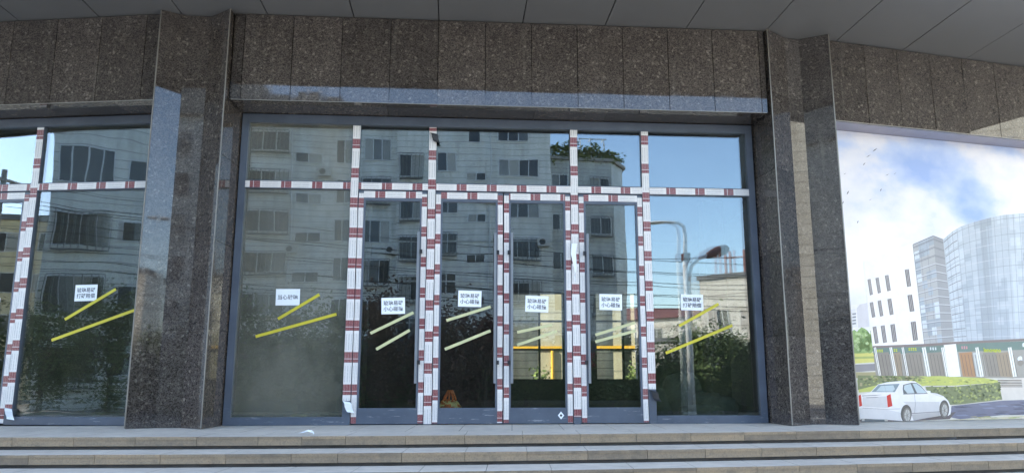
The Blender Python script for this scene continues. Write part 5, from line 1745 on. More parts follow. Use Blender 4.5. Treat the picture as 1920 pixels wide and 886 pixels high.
paleground 15 2351 -4 2465 1 2501 -12 2388 -12
drygrass 15 4862 -29 4990 -24 5031 -37 4903 -37
hedgelight 15 4953 -7 5082 -3 5122 -16 4994 -16
paleground 15 2932 -24 3049 -20 3086 -32 2969 -32
drygrass 15 2138 31 2251 36 2286 23 2174 24
hedgelight 15 3513 -32 3634 -28 3672 -40 3552 -40
paleground 15 4135 61 4259 66 4298 53 4175 53
drygrass 15 5092 78 5222 83 5263 70 5134 70
hedgelight 15 2382 7 2496 12 2532 -1 2418 0
paleground 15 4154 29 4278 33 4317 20 4194 21
drygrass 15 3719 4 3841 8 3879 -5 3758 -4
hedgelight 15 3872 36 3995 40 4033 28 3911 28
paleground 15 4887 -47 5015 -43 5056 -56 4928 -56
drygrass 15 2071 49 2184 53 2219 41 2107 41
hedgelight 15 4274 21 4399 25 4438 12 4314 13
paleground 15 4967 32 5096 37 5136 24 5008 24
carshadow 15 229 34 507 61 1064 11 1569 67 1734 107 1843 117 1723 22 1112 -17 250 -11
carbody 16 249 362 305 362 439 387 583 496 733 525 994 545 1189 539 1289 488 1402 387 1553 370 1655 332 1728 273 1749 224 1766 149 1745 86 1702 65 1556 72 1115 10 909 8 681 27 256 49 244 187
carshade 17 963 263 1579 258 1562 120 1086 94 1036 221
carline 18 1075 109 1563 128 1562 118 1074 98
carglass 17 465 397 589 491 938 505 848 393
carglasslight 18 542 407 626 475 832 485 852 432 810 401
cardark 17 994 489 1134 518 1226 513 1299 467 1387 374 987 366 981 431
carglasslight 18 1013 482 1120 505 1171 377 1053 373 1001 431
carglasslight 18 1152 505 1218 505 1285 462 1375 378 1216 375
carlight 18 708 344 774 369 787 207 708 190
carlight 18 254 352 292 362 299 217 252 202
carline 18 310 351 639 360 536 348 309 341
carline 18 370 325 585 329 533 319 382 318
whitecol 18 1388 413 1444 403 1440 371 1386 366
carshade2 17 250 187 695 162 921 117 909 8 681 27 256 49
carshade 17 321 331 701 338 703 182 302 207
carlow 18 1086 92 1562 117 1559 72 1115 10
carshade2 17 1402 387 1553 370 1655 332 1614 321 1498 354
carline 18 1172 367 1171 219 1165 219 1167 367
carline 18 1171 219 1142 109 1137 110 1165 219
carline 18 980 366 1407 374 1407 368 980 360
carline 18 704 390 678 506 682 506 708 391
carline 18 300 189 683 169 682 165 300 184
carline 18 683 169 914 172 913 167 683 165
wheelarch 18 1093 99 1086 68 1074 38 1057 13 1036 -6 1013 -18 989 -22 966 -18 946 -5 929 15 918 40 912 70 912 102 919 133 931 163 948 188 969 208 993 220 1016 224 1039 219 1060 207 1077 187 1088 161 1094 131
tyre 19 1083 79 1078 52 1068 28 1054 7 1038 -9 1020 -19 1002 -22 984 -19 969 -8 956 8 947 29 943 54 944 81 949 107 959 131 972 152 988 169 1006 179 1025 182 1042 178 1058 168 1071 151 1079 130 1084 105
wheelgrey 20 1066 79 1062 58 1055 38 1045 22 1034 9 1021 1 1008 -2 996 1 985 10 976 23 970 40 967 59 968 80 972 101 979 121 989 137 1000 150 1013 158 1026 161 1039 158 1050 150 1058 137 1064 120 1067 100
wheelarch 18 1729 155 1723 123 1711 94 1694 68 1675 49 1653 37 1631 33 1610 38 1592 50 1577 70 1567 96 1563 125 1564 157 1571 189 1583 218 1599 244 1618 263 1640 275 1662 279 1683 275 1701 263 1716 243 1726 217 1731 187
tyre 19 1714 141 1709 115 1699 90 1685 68 1670 52 1652 42 1635 39 1618 42 1603 53 1591 69 1583 91 1580 116 1581 143 1586 170 1596 195 1609 216 1625 233 1643 243 1660 246 1677 243 1692 232 1704 215 1712 194 1715 168
wheelgrey 20 1700 142 1695 121 1688 101 1679 85 1667 72 1655 64 1643 62 1631 65 1621 73 1613 86 1607 102 1605 122 1606 143 1610 164 1617 183 1627 200 1638 212 1650 220 1663 223 1675 220 1685 212 1693 199 1698 182 1701 163
tyre 21 1015 81 1057 49 1053 45 1011 78
tyre 21 1016 80 1021 2 1015 1 1010 79
tyre 21 1016 79 980 13 974 15 1010 80
tyre 21 1013 77 964 74 964 79 1013 82
tyre 21 1010 79 985 140 991 142 1016 81
tyre 21 1010 80 1028 160 1034 159 1016 79
tyre 21 1011 81 1059 120 1063 116 1015 78
tyre 21 1650 142 1689 110 1684 106 1645 138
tyre 21 1650 140 1653 63 1647 62 1644 140
tyre 21 1650 139 1615 74 1609 76 1644 141
tyre 21 1647 138 1600 134 1600 139 1647 143
tyre 21 1644 139 1621 200 1627 202 1650 141
tyre 21 1644 140 1662 220 1668 219 1650 140
tyre 21 1645 142 1691 180 1695 177 1649 138
cardark 18 267 43 669 32 677 -6 263 -8
wheelgrey 19 280 48 318 48 317 17 277 18
wheelgrey 19 637 38 688 37 691 1 640 2
bird 3 829 3797 874 3820 922 3861 873 3835
bird 3 713 3706 752 3721 797 3751 755 3732
bird 3 642 3577 668 3595 693 3625 663 3605
bird 3 299 3419 324 3429 354 3448 327 3436
bird 3 327 3128 355 3152 376 3192 344 3165
bird 3 242 2985 260 3004 271 3034 250 3014
bird 3 1017 3455 1051 3465 1091 3487 1056 3474
bird 3 1166 3483 1188 3494 1213 3514 1188 3501
bird 3 904 3211 923 3231 934 3261 912 3241
bird 3 948 3229 967 3232 994 3240 974 3236
bird 3 988 3298 1004 3300 1027 3307 1010 3303
bird 3 696 3071 721 3078 754 3094 727 3085
bird 3 466 2722 482 2738 490 2764 472 2747"""
mats = ['print_sky']; m = MB()
m.face([FR.p(.0, -.3505, .005), FR.p(6.3, -.3505, .005), FR.p(6.3, -.3505, LZ - .005), FR.p(.0, -.3505, LZ - .005)], 0)
for ln in POSTER.strip().split('\n'):
    w = ln.split(); nm = 'print_' + w[0]; lay = int(w[1]); c = [int(v) / 1000 for v in w[2:]]
    if nm not in mats: mats.append(nm)
    pts = [(max(.002, min(6.29, c[i])), max(.006, c[i + 1])) for i in range(0, len(c), 2)]
    ar = sum(pts[i][0] * pts[(i + 1) % len(pts)][1] - pts[(i + 1) % len(pts)][0] * pts[i][1] for i in range(len(pts)))
    if ar < 0: pts.reverse()
    m.face([FR.p(u, -.3505 + .00035 * lay, z) for u, z in pts], mats.index(nm))
m.build('printed_picture', mats, hrd)

def text_mesh(body, F, u, d, z, size, mat, parent, name, bold=.0, line=1.0, align='CENTER', skew=0.0, xs=1.0):
    cu = bpy.data.curves.new('lettering', 'FONT'); cu.body = body; cu.size = size; cu.align_x = align; cu.align_y = 'CENTER'; cu.offset = bold; cu.space_line = line
    o = bpy.data.objects.new('lettering', cu); COL.objects.link(o)
    bpy.context.view_layer.update()
    me = bpy.data.meshes.new_from_object(o.evaluated_get(bpy.context.evaluated_depsgraph_get()))
    bpy.data.objects.remove(o); bpy.data.curves.remove(cu)
    wl = world_loc(parent)
    ys = [v.co.y for v in me.vertices]; cy = (min(ys) + max(ys)) / 2
    xs_ = [v.co.x for v in me.vertices]; cx = (min(xs_) + max(xs_)) / 2
    cs, sn = math.cos(skew), math.sin(skew)
    for v in me.vertices:
        x, y = (v.co.x - cx) * xs, v.co.y - cy
        P = F.p(u + x * cs - y * sn, d, z + x * sn + y * cs); v.co = Vector(P) - wl
    me.name = name; me.materials.clear(); me.materials.append(M[mat])
    ob = bpy.data.objects.new(name, me); COL.objects.link(ob); ob.parent = parent
    return ob
text_mesh('lenovano', FR, 2.6, -.3440, .976, .085, 'print_textyellow', hrd, 'printed_lettering', bold=.002)

# ------------------------------------------------------------------ paper notices and yellow tape strips on the glass
def notice(F, ua, za, ub, zb, d, lines, label, tilt=0.0, crumple=0.0, parent=None):
    uc, zc = (ua + ub) / 2, (za + zb) / 2; w, h = .305, .212
    e = empty('paper_notice', F.p(uc, d, zc - h / 2), label, 'paper notice')
    mb = MB(); nx, nz = 10, 7; rnd = random.Random(int(uc * 100)); cs, sn = math.cos(tilt), math.sin(tilt)
    hgt = [[rnd.uniform(0, crumple) for _ in range(nx + 1)] for _ in range(nz + 1)]
    P = lambda i, j: F.p(uc + ((i / nx - .5) * w) * cs - ((j / nz - .5) * h) * sn, d + hgt[j][i], zc + ((i / nx - .5) * w) * sn + ((j / nz - .5) * h) * cs)
    for i in range(nx):
        for j in range(nz): mb.face([P(i, j), P(i + 1, j), P(i + 1, j + 1), P(i, j + 1)])
    b0 = [F.p(uc + (x * w) * cs - (y * h) * sn, d - .0004, zc + (x * w) * sn + (y * h) * cs) for x, y in ((-.5, -.5), (.5, -.5), (.5, .5), (-.5, .5))]
    mb.face(b0[::-1])
    mb.build('paper_sheet', 'paper', e)
    text_mesh(lines, F, uc, d + crumple + .0008, zc, .064 if '\n' in lines else .066, 'ink', e, 'printed_text', bold=.0007, line=1.18, skew=tilt)
GD, DD = -.5365, -.5285
notice(FC, .596, 1.713, .924, 1.509, GD, '当心玻璃', 'white one-line paper notice on the dusty fixed pane beside the left pillar', .01)
notice(FC, 1.962, 1.613, 2.27, 1.4, DD, '玻璃易碎\n小心碰撞', 'two-line white notice on the leftmost door, lowest of the four door notices', .03)
notice(FC, 2.957, 1.711, 3.267, 1.503, DD, '玻璃易碎\n小心碰撞', 'two-line white notice on the second door, above the orange bag', -.02)
notice(FC, 3.843, 1.648, 4.152, 1.439, DD, '玻璃易碎\n小心碰撞', 'two-line white notice on the third door, left of the peeling twisted tape', -.03)
notice(FC, 4.832, 1.684, 5.142, 1.466, DD, '玻璃易碎\n小心碰撞', 'two-line white notice on the rightmost door, beside the lamp post reflection', -.015)
notice(FC, 5.945, 1.685, 6.242, 1.473, GD, '玻璃易碎\n打碎赔偿', 'crumpled white notice on the fixed pane beside the right pillar', -.02, .004)
notice(FL, -1.146, 1.785, -.814, 1.56, GD, '玻璃易碎\n打碎赔偿', 'white notice on the shop front pane left of the left pillar', .015)
notice(FL, -2.47, 1.62, -2.16, 1.40, DD, '玻璃易碎\n小心碰撞', 'white notice cut off by the left photo edge', .0)

def tape(F, ua, za, ub, zb, d, mat, label, w=.037):
    mb = MB(); L = math.hypot(ub - ua, zb - za); dx, dz = (ub - ua) / L, (zb - za) / L; px, pz = -dz * w / 2, dx * w / 2
    n = 8; o = [random.uniform(0, .002) for _ in range(n + 1)]
    pt = lambda i, s, dd: F.p(ua + dx * L * i / n + px * s, d + o[i] + dd, za + dz * L * i / n + pz * s)
    for i in range(n):
        mb.face([pt(i, -1, 0), pt(i + 1, -1, 0), pt(i + 1, 1, 0), pt(i, 1, 0)])
        mb.face([pt(i, 1, -.0006), pt(i + 1, 1, -.0006), pt(i + 1, -1, -.0006), pt(i, -1, -.0006)])
    o_ = mb.build('tape_strip', mat)
    tag(o_, label, 'tape')
T = [(FC, .65, 1.329, 1.161, 1.648, GD, 'yellow_tape', 'shorter upper yellow tape strip on the dusty pane beside the left pillar'),
     (FC, .382, 1.104, 1.389, 1.395, GD, 'yellow_tape', 'long lower yellow tape strip on the dusty pane beside the left pillar'),
     (FC, 1.833, 1.15, 2.38, 1.421, DD, 'pale_tape', 'upper pale tape strip on the leftmost door'),
     (FC, 1.914, .946, 2.337, 1.193, DD, 'pale_tape', 'lower pale tape strip on the leftmost door'),
     (FC, 2.81, 1.32, 3.386, 1.504, DD, 'pale_tape', 'upper pale tape strip on the second door from the left'),
     (FC, 2.795, .949, 3.387, 1.191, DD, 'pale_tape', 'lower pale tape strip on the second door, above the orange bag'),
     (FC, 3.736, 1.172, 4.2, 1.27, DD, 'pale_tape', 'upper pale tape strip on the third door'),
     (FC, 3.736, 1.006, 4.263, 1.188, DD, 'pale_tape', 'lower pale tape strip on the third door'),
     (FC, 4.771, 1.141, 5.31, 1.305, DD, 'pale_tape', 'upper pale tape strip on the rightmost door'),
     (FC, 4.769, 1.051, 5.314, 1.199, DD, 'pale_tape', 'lower pale tape strip on the rightmost door'),
     (FC, 5.906, 1.265, 6.457, 1.56, GD, 'yellow_tape', 'short upper yellow tape strip under the crumpled notice beside the right pillar'),
     (FC, 5.712, .907, 6.633, 1.276, GD, 'yellow_tape', 'long lower yellow tape strip on the fixed pane beside the right pillar'),
     (FL, -1.235, 1.329, -.574, 1.716, GD, 'yellow_tape', 'upper yellow tape strip crossing the notice left of the left pillar'),
     (FL, -1.388, 1.063, -.286, 1.445, GD, 'yellow_tape', 'lower yellow tape strip running to the left pillar edge')]
for a in T: tape(*a)

# loose ends of tape, sticker and litter
def ribbon(name, pts, w, mats, label, cat, side=(1, 0, 0)):
    mb = MB(); pts = [Vector(p) for p in pts]
    for i in range(len(pts) - 1):
        a, b = pts[i], pts[i + 1]; t0 = i * .9; t1 = (i + 1) * .9
        s0 = Vector(side) * w / 2 * math.cos(t0 * .5) + Vector((0, 0, w / 2 * math.sin(t0 * .5))); s1 = Vector(side) * w / 2 * math.cos(t1 * .5) + Vector((0, 0, w / 2 * math.sin(t1 * .5)))
        mb.face([a - s0, b - s1, b + s1, a + s0]); 
        o = Vector((0, .0008, 0)); mb.face([a + s0 + o, b + s1 + o, b - s1 + o, a - s0 + o])
    tag(mb.build(name, mats), label, cat)
def curl(F, u, z, lab, mat):
    """loose end of backing film folded out from the mullion foot"""
    mb = MB(); d0 = -.497
    prof = [(0, .0, .05), (.012, .035, .045), (.03, .05, .02), (.035, .04, -.02), (.05, .03, -.06), (.07, .05, -.085)]
    for (a, d1, z1), (b, d2, z2) in zip(prof[:-1], prof[1:]):
        q = [F.p(u - .045 + a, d0 + d1, z + z1), F.p(u + .045 + a, d0 + d1 * .6, z + z1 - .015), F.p(u + .045 + b, d0 + d2 * .6, z + z2 - .015), F.p(u - .045 + b, d0 + d2, z + z2)]
        mb.face(q); mb.face([(x, y + .001, zz) for x, y, zz in q[::-1]])
    tag(mb.build('tape_end', mat), lab, 'tape')
curl(FC, 1.56, .25, 'pale curled tape end at the foot of the first taped mullion', 'paper')
curl(FC, 5.50, .38, 'dark curled tape end at the foot of the mullion beside the right fixed pane', 'black_plastic')
curl(FC, 2.587, 3.80, 'dark torn tape end at the top of the second mullion', 'black_plastic')
curl(FL, -1.84, .16, 'pale curled tape end on the mullion near the left photo edge', 'paper')
ribbon('peeling_tape', [FC.p(4.50, -.475, 2.35), FC.p(4.485, -.46, 2.22), FC.p(4.50, -.455, 2.1), FC.p(4.515, -.46, 1.98), FC.p(4.50, -.475, 1.86)], .075, 'paper', 'white twisted length of tape peeling off between the third and fourth doors', 'tape')
m = MB(); c = (4.30, .11); q = [(0, -.05), (.042, 0), (0, .05), (-.042, 0)]
m.face([FC.p(c[0] + x, -.5065, c[1] + z) for x, z in q]); m.face([FC.p(c[0] + x, -.5072, c[1] + z) for x, z in q[::-1]])
m.face([FC.p(c[0] + x * .4, -.506, c[1] + z * .4) for x, z in q], 1)
tag(m.build('sticker', ['paper', 'black_plastic']), 'small white diamond sticker on the third door bottom rail', 'sticker')
ribbon('paper_scrap', [(-2.29, 8.42, .006), (-2.24, 8.44, .018), (-2.19, 8.43, .034), (-2.14, 8.40, .026), (-2.11, 8.38, .006)], .022, 'paper', 'crumpled white paper scrap lying on the platform edge left of the doors', 'litter', (0, 1, 0))
m = MB(); m.box(FC, .86, 1.05, -.72, -.6, -.010, .13); tag(m.build('foam_block', 'bag_cream', bevel=.01), 'small pale foam block behind the dusty pane at its bottom right', 'foam block')

# things standing on the floor behind the glass
def lump(name, mats, cx, cy, cz, rx, ry, rz, seed, label, cat, parent=None, split=None):
    rnd = random.Random(seed); mb = MB(); nu, nv = 22, 14
    ph = [(rnd.uniform(1, 4), rnd.uniform(0, 6.28), rnd.uniform(1, 4), rnd.uniform(0, 6.28), rnd.uniform(.03, .09)) for _ in range(7)]
    def P(i, j):
        a = 2 * math.pi * i / nu; b = -math.pi / 2 + math.pi * j / nv
        k = 1 + sum(w * math.sin(round(fa) * a + pa) * math.cos(fb * b + pb) for fa, pa, fb, pb, w in ph)
        e = abs(math.cos(b)) ** .6
        z = math.copysign(abs(math.sin(b)) ** .8, b)
        return (cx + rx * k * e * math.cos(a), cy + ry * k * e * math.sin(a), max(-.011, cz + rz * k * z))
    for i in range(nu):
        for j in range(nv):
            mb.face([P(i, j), P(i + 1, j), P(i + 1, j + 1), P(i, j + 1)], 0 if not split else (0 if rnd.random() < .6 else 1), rnd.random())
    import bmesh
    o = mb.build(name, mats, parent, smooth=True)
    bm = bmesh.new(); bm.from_mesh(o.data); bmesh.ops.remove_doubles(bm, verts=bm.verts, dist=1e-4); bmesh.ops.recalc_face_normals(bm, faces=bm.faces); bm.to_mesh(o.data); bm.free()
    if label: tag(o, label, cat)
    return o
bg = empty('carrier_bag', FC.p(2.87, -.86, -.012), 'orange and cream netted bag standing behind the second door', 'bag')
bp = FC.p(2.87, -.86, 0)
lump('bag_body', ['bag_cream', 'bag_orange'], bp[0], bp[1], .13, .17, .13, .16, 4, None, None, bg, split=True)
m = MB()
for k in range(9):
    a = k * .7; m.tube([(bp[0] + .1 * math.cos(a), bp[1] + .08 * math.sin(a), .2), (bp[0] + .08 * math.cos(a + .4), bp[1] + .06 * math.sin(a), .32), (bp[0] + .03 * math.cos(a), bp[1] + .02, .42)], .012, 5)
m.build('bag_neck', 'bag_orange', bg)
for i, (u, d, z, rx, ry, rz, lab) in enumerate([(6.18, -1.45, .30, .27, .25, .33, 'largest stuffed grey sack standing behind the right fixed pane'), (6.55, -1.25, .17, .3, .28, .2, 'low grey sack lying right of the largest sack'), (5.82, -1.5, .2, .24, .24, .22, 'small grey sack left of the largest sack'), (6.3, -1.0, .1, .3, .16, .12, 'flat grey sack at the front of the sack pile')]):
    x, y = FC(u, d); lump('stuffed_sack', 'sack_cloth', x, y, z, rx, ry, rz, 20 + i, lab, 'sack')

# ------------------------------------------------------------------ what the glass mirrors: the other side of the street
def window(F, root, u0, u1, z0, z1, d, bars=0, lights=2):
    mb = MB(); t = .055
    mb.box(F, u0, u1, d, d + .07, z0, z0 + t); mb.box(F, u0, u1, d, d + .07, z1 - t, z1)
    mb.box(F, u0, u0 + t, d, d + .07, z0 + t, z1 - t); mb.box(F, u1 - t, u1, d, d + .07, z0 + t, z1 - t)
    for k in range(1, lights):
        x = u0 + (u1 - u0) * k / lights; mb.box(F, x - .03, x + .03, d, d + .06, z0 + t, z1 - t)
    w = mb.build('window', 'window_white', root)
    mb = MB()
    for k in range(lights): mb.box(F, u0 + t + (u1 - u0 - 2 * t) * k / lights, u0 + t + (u1 - u0 - 2 * t) * (k + 1) / lights, d + .004, d + .02 + .001 * k, z0 + t, z1 - t, 0, random.random() ** 1.5)
    mb.build('pane', 'window_glass', w)
    if bars:
        mb = MB(); n = bars
        for k in range(n + 1):
            x = u0 + (u1 - u0) * k / n; mb.box(F, x - .018, x + .018, d + .3, d + .335, z0 - .15, z1)
        mb.box(F, u0, u1, d + .08, d + .36, z0 - .2, z0 - .15); mb.box(F, u0, u1, d + .3, d + .335, z1, z1 + .04)
        mb.build('window_grille', 'grille', w)
apt = empty('apartment_block', FA.p(-2, -5, GZ), 'large pale tiled apartment block mirrored across the entrance glass', 'building')
m = MB(); m.box(FA, -30, -2.29, -11, 0, GZ - .3, 17.3); m.box(FA, -2.29, 8.0, -11, .35, GZ - .3, 17.3); m.build('wall', 'pale_tile', apt)
m = MB(); c8 = [FA(8.0, -1.2), FA(12.6, -1.2), FA(13.8, -3.2), FA(13.8, -11), FA(8.0, -11)]; m.prism(c8, GZ - .3, 15.3); m.build('wall', 'grey_tile', apt)
m = MB(); m.box(FA, -30.2, 8.2, -11.2, .5, 17.302, 17.6); m.box(FA, -29.5, -12.3, -9, -.4, 17.6, 21.4); m.box(FA, -12.2, -6, -8, -.3, 17.6, 18.9); m.box(FA, -9, -7.6, -6, -1, 18.9, 19.5); m.build('roof', 'concrete', apt)
m = MB(); c9 = [FA(8.0, -1.0), FA(12.7, -1.0), FA(14.0, -3.1), FA(14.0, -11), FA(8.0, -11)]; m.prism(c9, 15.302, 15.5); m.build('roof', 'concrete', apt)
for k in range(6):
    z = -2.72 * k
    for uu in (-28, -23, -18): window(FA, apt, uu, uu + 2.6, 14.6 + z, 16.2 + z, .0, 0, 3)
    window(FA, apt, -12.0, -9.3, 15.2 + z, 16.9 + z - .3, .0, 9, 3)
    window(FA, apt, -8.9, -7.15, 14.5 + z, 15.2 + z, .0, 0, 2)
    window(FA, apt, -6.3, -5.2, 14.6 + z, 16.2 + z, .0, 0, 2)
    window(FA, apt, -4.6, -2.7, 14.6 + z, 16.2 + z, .0, 6 if k % 2 else 0, 3)
    window(FA, apt, -2.1, -.45, 13.5 + z, 15.05 + z, .35, 6, 2)
    window(FA, apt, .45, 1.8, 13.9 + z, 15.25 + z, .35, 0 if k != 2 else 5, 2)
    window(FA, apt, 2.45, 3.7, 13.25 + z, 13.85 + z, .35, 0, 2)
    window(FA, apt, 4.4, 7.2, 13.6 + z, 14.85 + z, .35, 0 if k < 2 else 10, 4)
    window(FA, apt, 8.2, 9.4, 13.1 + z, 14.3 + z, -1.2, 0, 2)
    window(FA, apt, 10.9, 12.4, 12.9 + z, 14.1 + z, -1.2, 6, 2)
window(FA, apt, 2.5, 3.3, 15.9, 16.9, .35, 0, 1); window(FA, apt, 4.4, 6.4, 16.1, 17.0, .35, 0, 3)
m = MB()
m.tube([FA.p(-9.15, .06, GZ), FA.p(-9.15, .06, 17.2)], .06, 6); m.tube([FA.p(3.95, .41, GZ), FA.p(3.95, .41, 17.2)], .05, 6); m.build('downpipe', 'window_white', apt)
m = MB()
for z in (11.95, 9.2, 6.5, 3.8): m.box(FA, -2.29, 8.0, .352, .4, z, z + .1)
m.build('string_course', 'grey_tile', apt)
m = MB(); m.box(FA, -29, -2.4, .004, .12, GZ, 2.9); m.box(FA, -2.2, 7.9, .354, .47, GZ, 2.9); m.box(FA, 8.05, 12.5, -1.196, -1.08, GZ, 2.9); m.build('shop_front', 'aluminium_dark', apt)
m = MB(); m.box(FA, 9.0, 12.4, -1.076, -.95, 1.2, 2.2); m.build('shop_sign', 'banner_red', apt)
for i, (u, z, d) in enumerate([(-7.0, 13.6, 0), (-4.9, 11.2, 0), (.1, 11.2, .35), (3.9, 11.9, .35), (7.4, 8.9, .35), (10.4, 12.4, -1.2), (-9.0, 8.3, 0), (10.4, 9.6, -1.2), (-2.6, 8.4, 0)]):
    e = empty('air_conditioner', FA.p(u, d + .2, z), 'white outdoor air conditioner unit on the mirrored apartment block wall', 'air conditioner', 'air conditioners on the block opposite')
    mb = MB(); mb.box(FA, u - .4, u + .4, d + .06, d + .38, z, z + .56); mb.box(FA, u - .35, u + .35, d, d + .06, z - .06, z); c_ = mb.build('casing', 'ac_white', e)
    mb = MB(); c2 = FA.p(u - .1, d + .385, z + .28)
    mb.face([(c2[0] + .2 * math.cos(t) * FA.u[0], c2[1] + .2 * math.cos(t) * FA.u[1], c2[2] + .2 * math.sin(t)) for t in [2 * math.pi * k / 14 for k in range(14)]]); mb.build('fan_grille', 'black_plastic', e)

def leaves(mb, cx, cy, z0, z1, rx, ry, n, size, rnd, mi=0, shape=1.0):
    """leaf-sized faces spread through several clumps of the crown volume"""
    cl = []
    for _ in range(14):
        a = rnd.uniform(0, 6.283); r_ = rnd.uniform(0, .75) ** .6; h = rnd.uniform(0, 1)
        k = 1 - .55 * abs(h - .4) * shape
        cl.append((cx + rx * r_ * k * math.cos(a), cy + ry * r_ * k * math.sin(a), z0 + (z1 - z0) * h, rnd.uniform(.25, .5), rnd.uniform(-.2, .2)))
    for _ in range(n):
        c = rnd.choice(cl); g = [rnd.gauss(0, .42) for _ in range(3)]
        p = Vector((c[0] + g[0] * rx * c[3] * 1.5, c[1] + g[1] * ry * c[3] * 1.5, c[2] + g[2] * (z1 - z0) * c[3] * .9))
        d1 = Vector((rnd.uniform(-1, 1), rnd.uniform(-1, 1), rnd.uniform(-.6, .6))).normalized(); d2 = d1.orthogonal().normalized()
        s_ = size * rnd.uniform(.6, 1.3)
        mb.face([p - d1 * s_, p - d2 * s_ * .5, p + d1 * s_, p + d2 * s_ * .5], mi, min(1, max(0, rnd.gauss(.5, .22) + c[4])))
def tree(x, y, ht, rx, ry, mat, label, group, seed, base=.25, n=4200, size=.09):
    rnd = random.Random(seed)
    e = empty('street_tree', (x, y, GZ), label, 'tree', group)
    mb = MB(); top = GZ + ht
    mb.tube([(x, y, GZ - .1), (x + rnd.uniform(-.1, .1), y, GZ + ht * .35), (x + rnd.uniform(-.2, .2), y + rnd.uniform(-.2, .2), GZ + ht * .75)], [.11, .08, .03], 7)
    for _ in range(6):
        a = rnd.uniform(0, 6.28); z = GZ + ht * rnd.uniform(.25, .55)
        mb.tube([(x, y, z), (x + rx * .35 * math.cos(a), y + ry * .35 * math.sin(a), z + ht * .14), (x + rx * .7 * math.cos(a), y + ry * .7 * math.sin(a), z + ht * .3)], [.05, .035, .012], 5)
    mb.build('trunk', 'bark', e)
    mb = MB(); leaves(mb, x, y, GZ + ht * base, top - ht * .08, rx, ry, n, size, rnd); mb.build('crown', mat, e)
TG = 'trees in the pavement row opposite'
for i, (x, y, ht, rx, kind) in enumerate([(-8.6, -11.2, 4.4, 1.5, 'g'), (-7.0, -11.6, 4.2, 1.4, 'g'), (-5.3, -11.4, 4.0, 1.5, 'g'), (-3.7, -12.0, 3.9, 1.3, 'g'), (-2.2, -11.8, 4.5, 1.3, 'p'), (-.7, -12.1, 4.0, 1.2, 'p'),
        (.7, -12.0, 4.1, 1.3, 'p'), (2.2, -11.8, 3.9, 1.2, 'p'), (3.8, -12.2, 3.4, 1.2, 'g'), (5.4, -12.0, 3.2, 1.2, 'g'), (7.2, -10.8, 2.9, 1.2, 'g'), (8.9, -10.6, 2.7, 1.5, 'g'), (10.6, -10.4, 3.2, 1.5, 'g'), (12.4, -9.9, 3.4, 1.6, 'g'), (14.2, -9.6, 3.2, 1.5, 'g'),
        (-19.5, -4.8, 3.9, 1.6, 'g'), (-17.8, -6.2, 4.1, 1.6, 'g'), (-16.2, -7.8, 3.7, 1.5, 'g'), (-21.2, -3.6, 3.4, 1.4, 'g')]):
    tree(x, y, ht, rx, rx, 'leaf_green' if kind == 'g' else 'leaf_plum', 'dark green leafy tree mirrored low in the glass' if kind == 'g' else 'reddish plum-leaved tree mirrored low in the door glass', TG if kind == 'g' else 'plum trees opposite', 60 + i, .08)
hg = empty('clipped_hedge', (3.5, -13.0, GZ), 'long dark hedge behind the mirrored pavement trees', 'hedge')
m = MB(); rnd_ = random.Random(3); m.box(WORLD, -11, 18, -13.3, -12.8, GZ, GZ + 1.9)
for _ in range(9000):
    p = Vector((rnd_.uniform(-11.2, 18.2), -13.05 + rnd_.choice((-1, 1, 1, 1)) * rnd_.uniform(.2, .5), GZ + rnd_.uniform(0, 2.3))); s_ = rnd_.uniform(.06, .14)
    d1 = Vector((rnd_.uniform(-1, 1), rnd_.uniform(-1, 1), rnd_.uniform(-.6, .6))).normalized(); d2 = d1.orthogonal().normalized()
    m.face([p - d1 * s_, p - d2 * s_ * .5, p + d1 * s_, p + d2 * s_ * .5], 0, min(1, max(0, rnd_.gauss(.4, .22))))
m.build('foliage', 'leaf_green', hg)
rg = empty('roof_garden', FA.p(10.6, -3, 15.5), 'overgrown roof garden with white frame on the lower wing mirrored in the right panes', 'roof garden')
m = MB(); rnd_ = random.Random(5)
for u in (8.6, 9.6, 10.6, 11.6, 12.4, 13.0): x, y = FA(u, -1.5 if u < 12.5 else -2.6); leaves(m, x, y, 15.3, 16.0 + rnd_.uniform(0, .5), .8, .6, 420, .12, rnd_)
m.build('foliage', 'leaf_roof', rg)
m = MB()
for u in (10.4, 11.2, 12.2): m.tube([FA.p(u, -1.6, 15.5), FA.p(u, -1.6, 17.0)], .045, 6); m.tube([FA.p(u, -1.6, 17.0), FA.p(u + .1, -3.2, 17.3)], .04, 6)
m.tube([FA.p(10.3, -1.6, 17.0), FA.p(12.4, -1.6, 17.0)], .04, 6); m.build('pergola_frame', 'window_white', rg)

# corner block mirrored in the shop front on the left
FB = Frame((-24.6, -9.8), -38, 1)
cb = empty('corner_block', FB.p(6.5, -4, GZ), 'grey tiled corner block mirrored in the shop front left of the left pillar', 'building')
m = MB(); m.box(FB, 0, 13.2, -9, 0, GZ - .3, 17.5); m.build('wall', 'pale_tile', cb)
m = MB(); m.box(FB, -.15, 13.35, -9.15, .15, 17.502, 17.8); m.build('roof', 'concrete', cb)
for k in range(6):
    z = -3.0 * k
    window(FB, cb, .25, 2.5, 15.2 + z, 16.9 + z, 0, 0 if k < 3 else 8, 4)
    window(FB, cb, 3.0, 3.8, 15.6 + z, 16.6 + z, 0, 0, 1)
    window(FB, cb, 4.6, 6.6, 15.2 + z, 16.9 + z, 0, 8, 3); window(FB, cb, 7.4, 8.6, 15.2 + z, 16.6 + z, 0, 0, 2); window(FB, cb, 9.4, 11.8, 15.2 + z, 16.9 + z, 0, 8, 3)
FB2 = Frame((-47, -24), -20, 1)
cr = empty('cream_block', FB2.p(6, -4, GZ), 'cream low block mirrored at the left photo edge', 'building')
m = MB(); m.box(FB2, 0, 9.6, -9, 0, GZ - .3, 11.3); m.build('wall', 'cream_wall', cr)
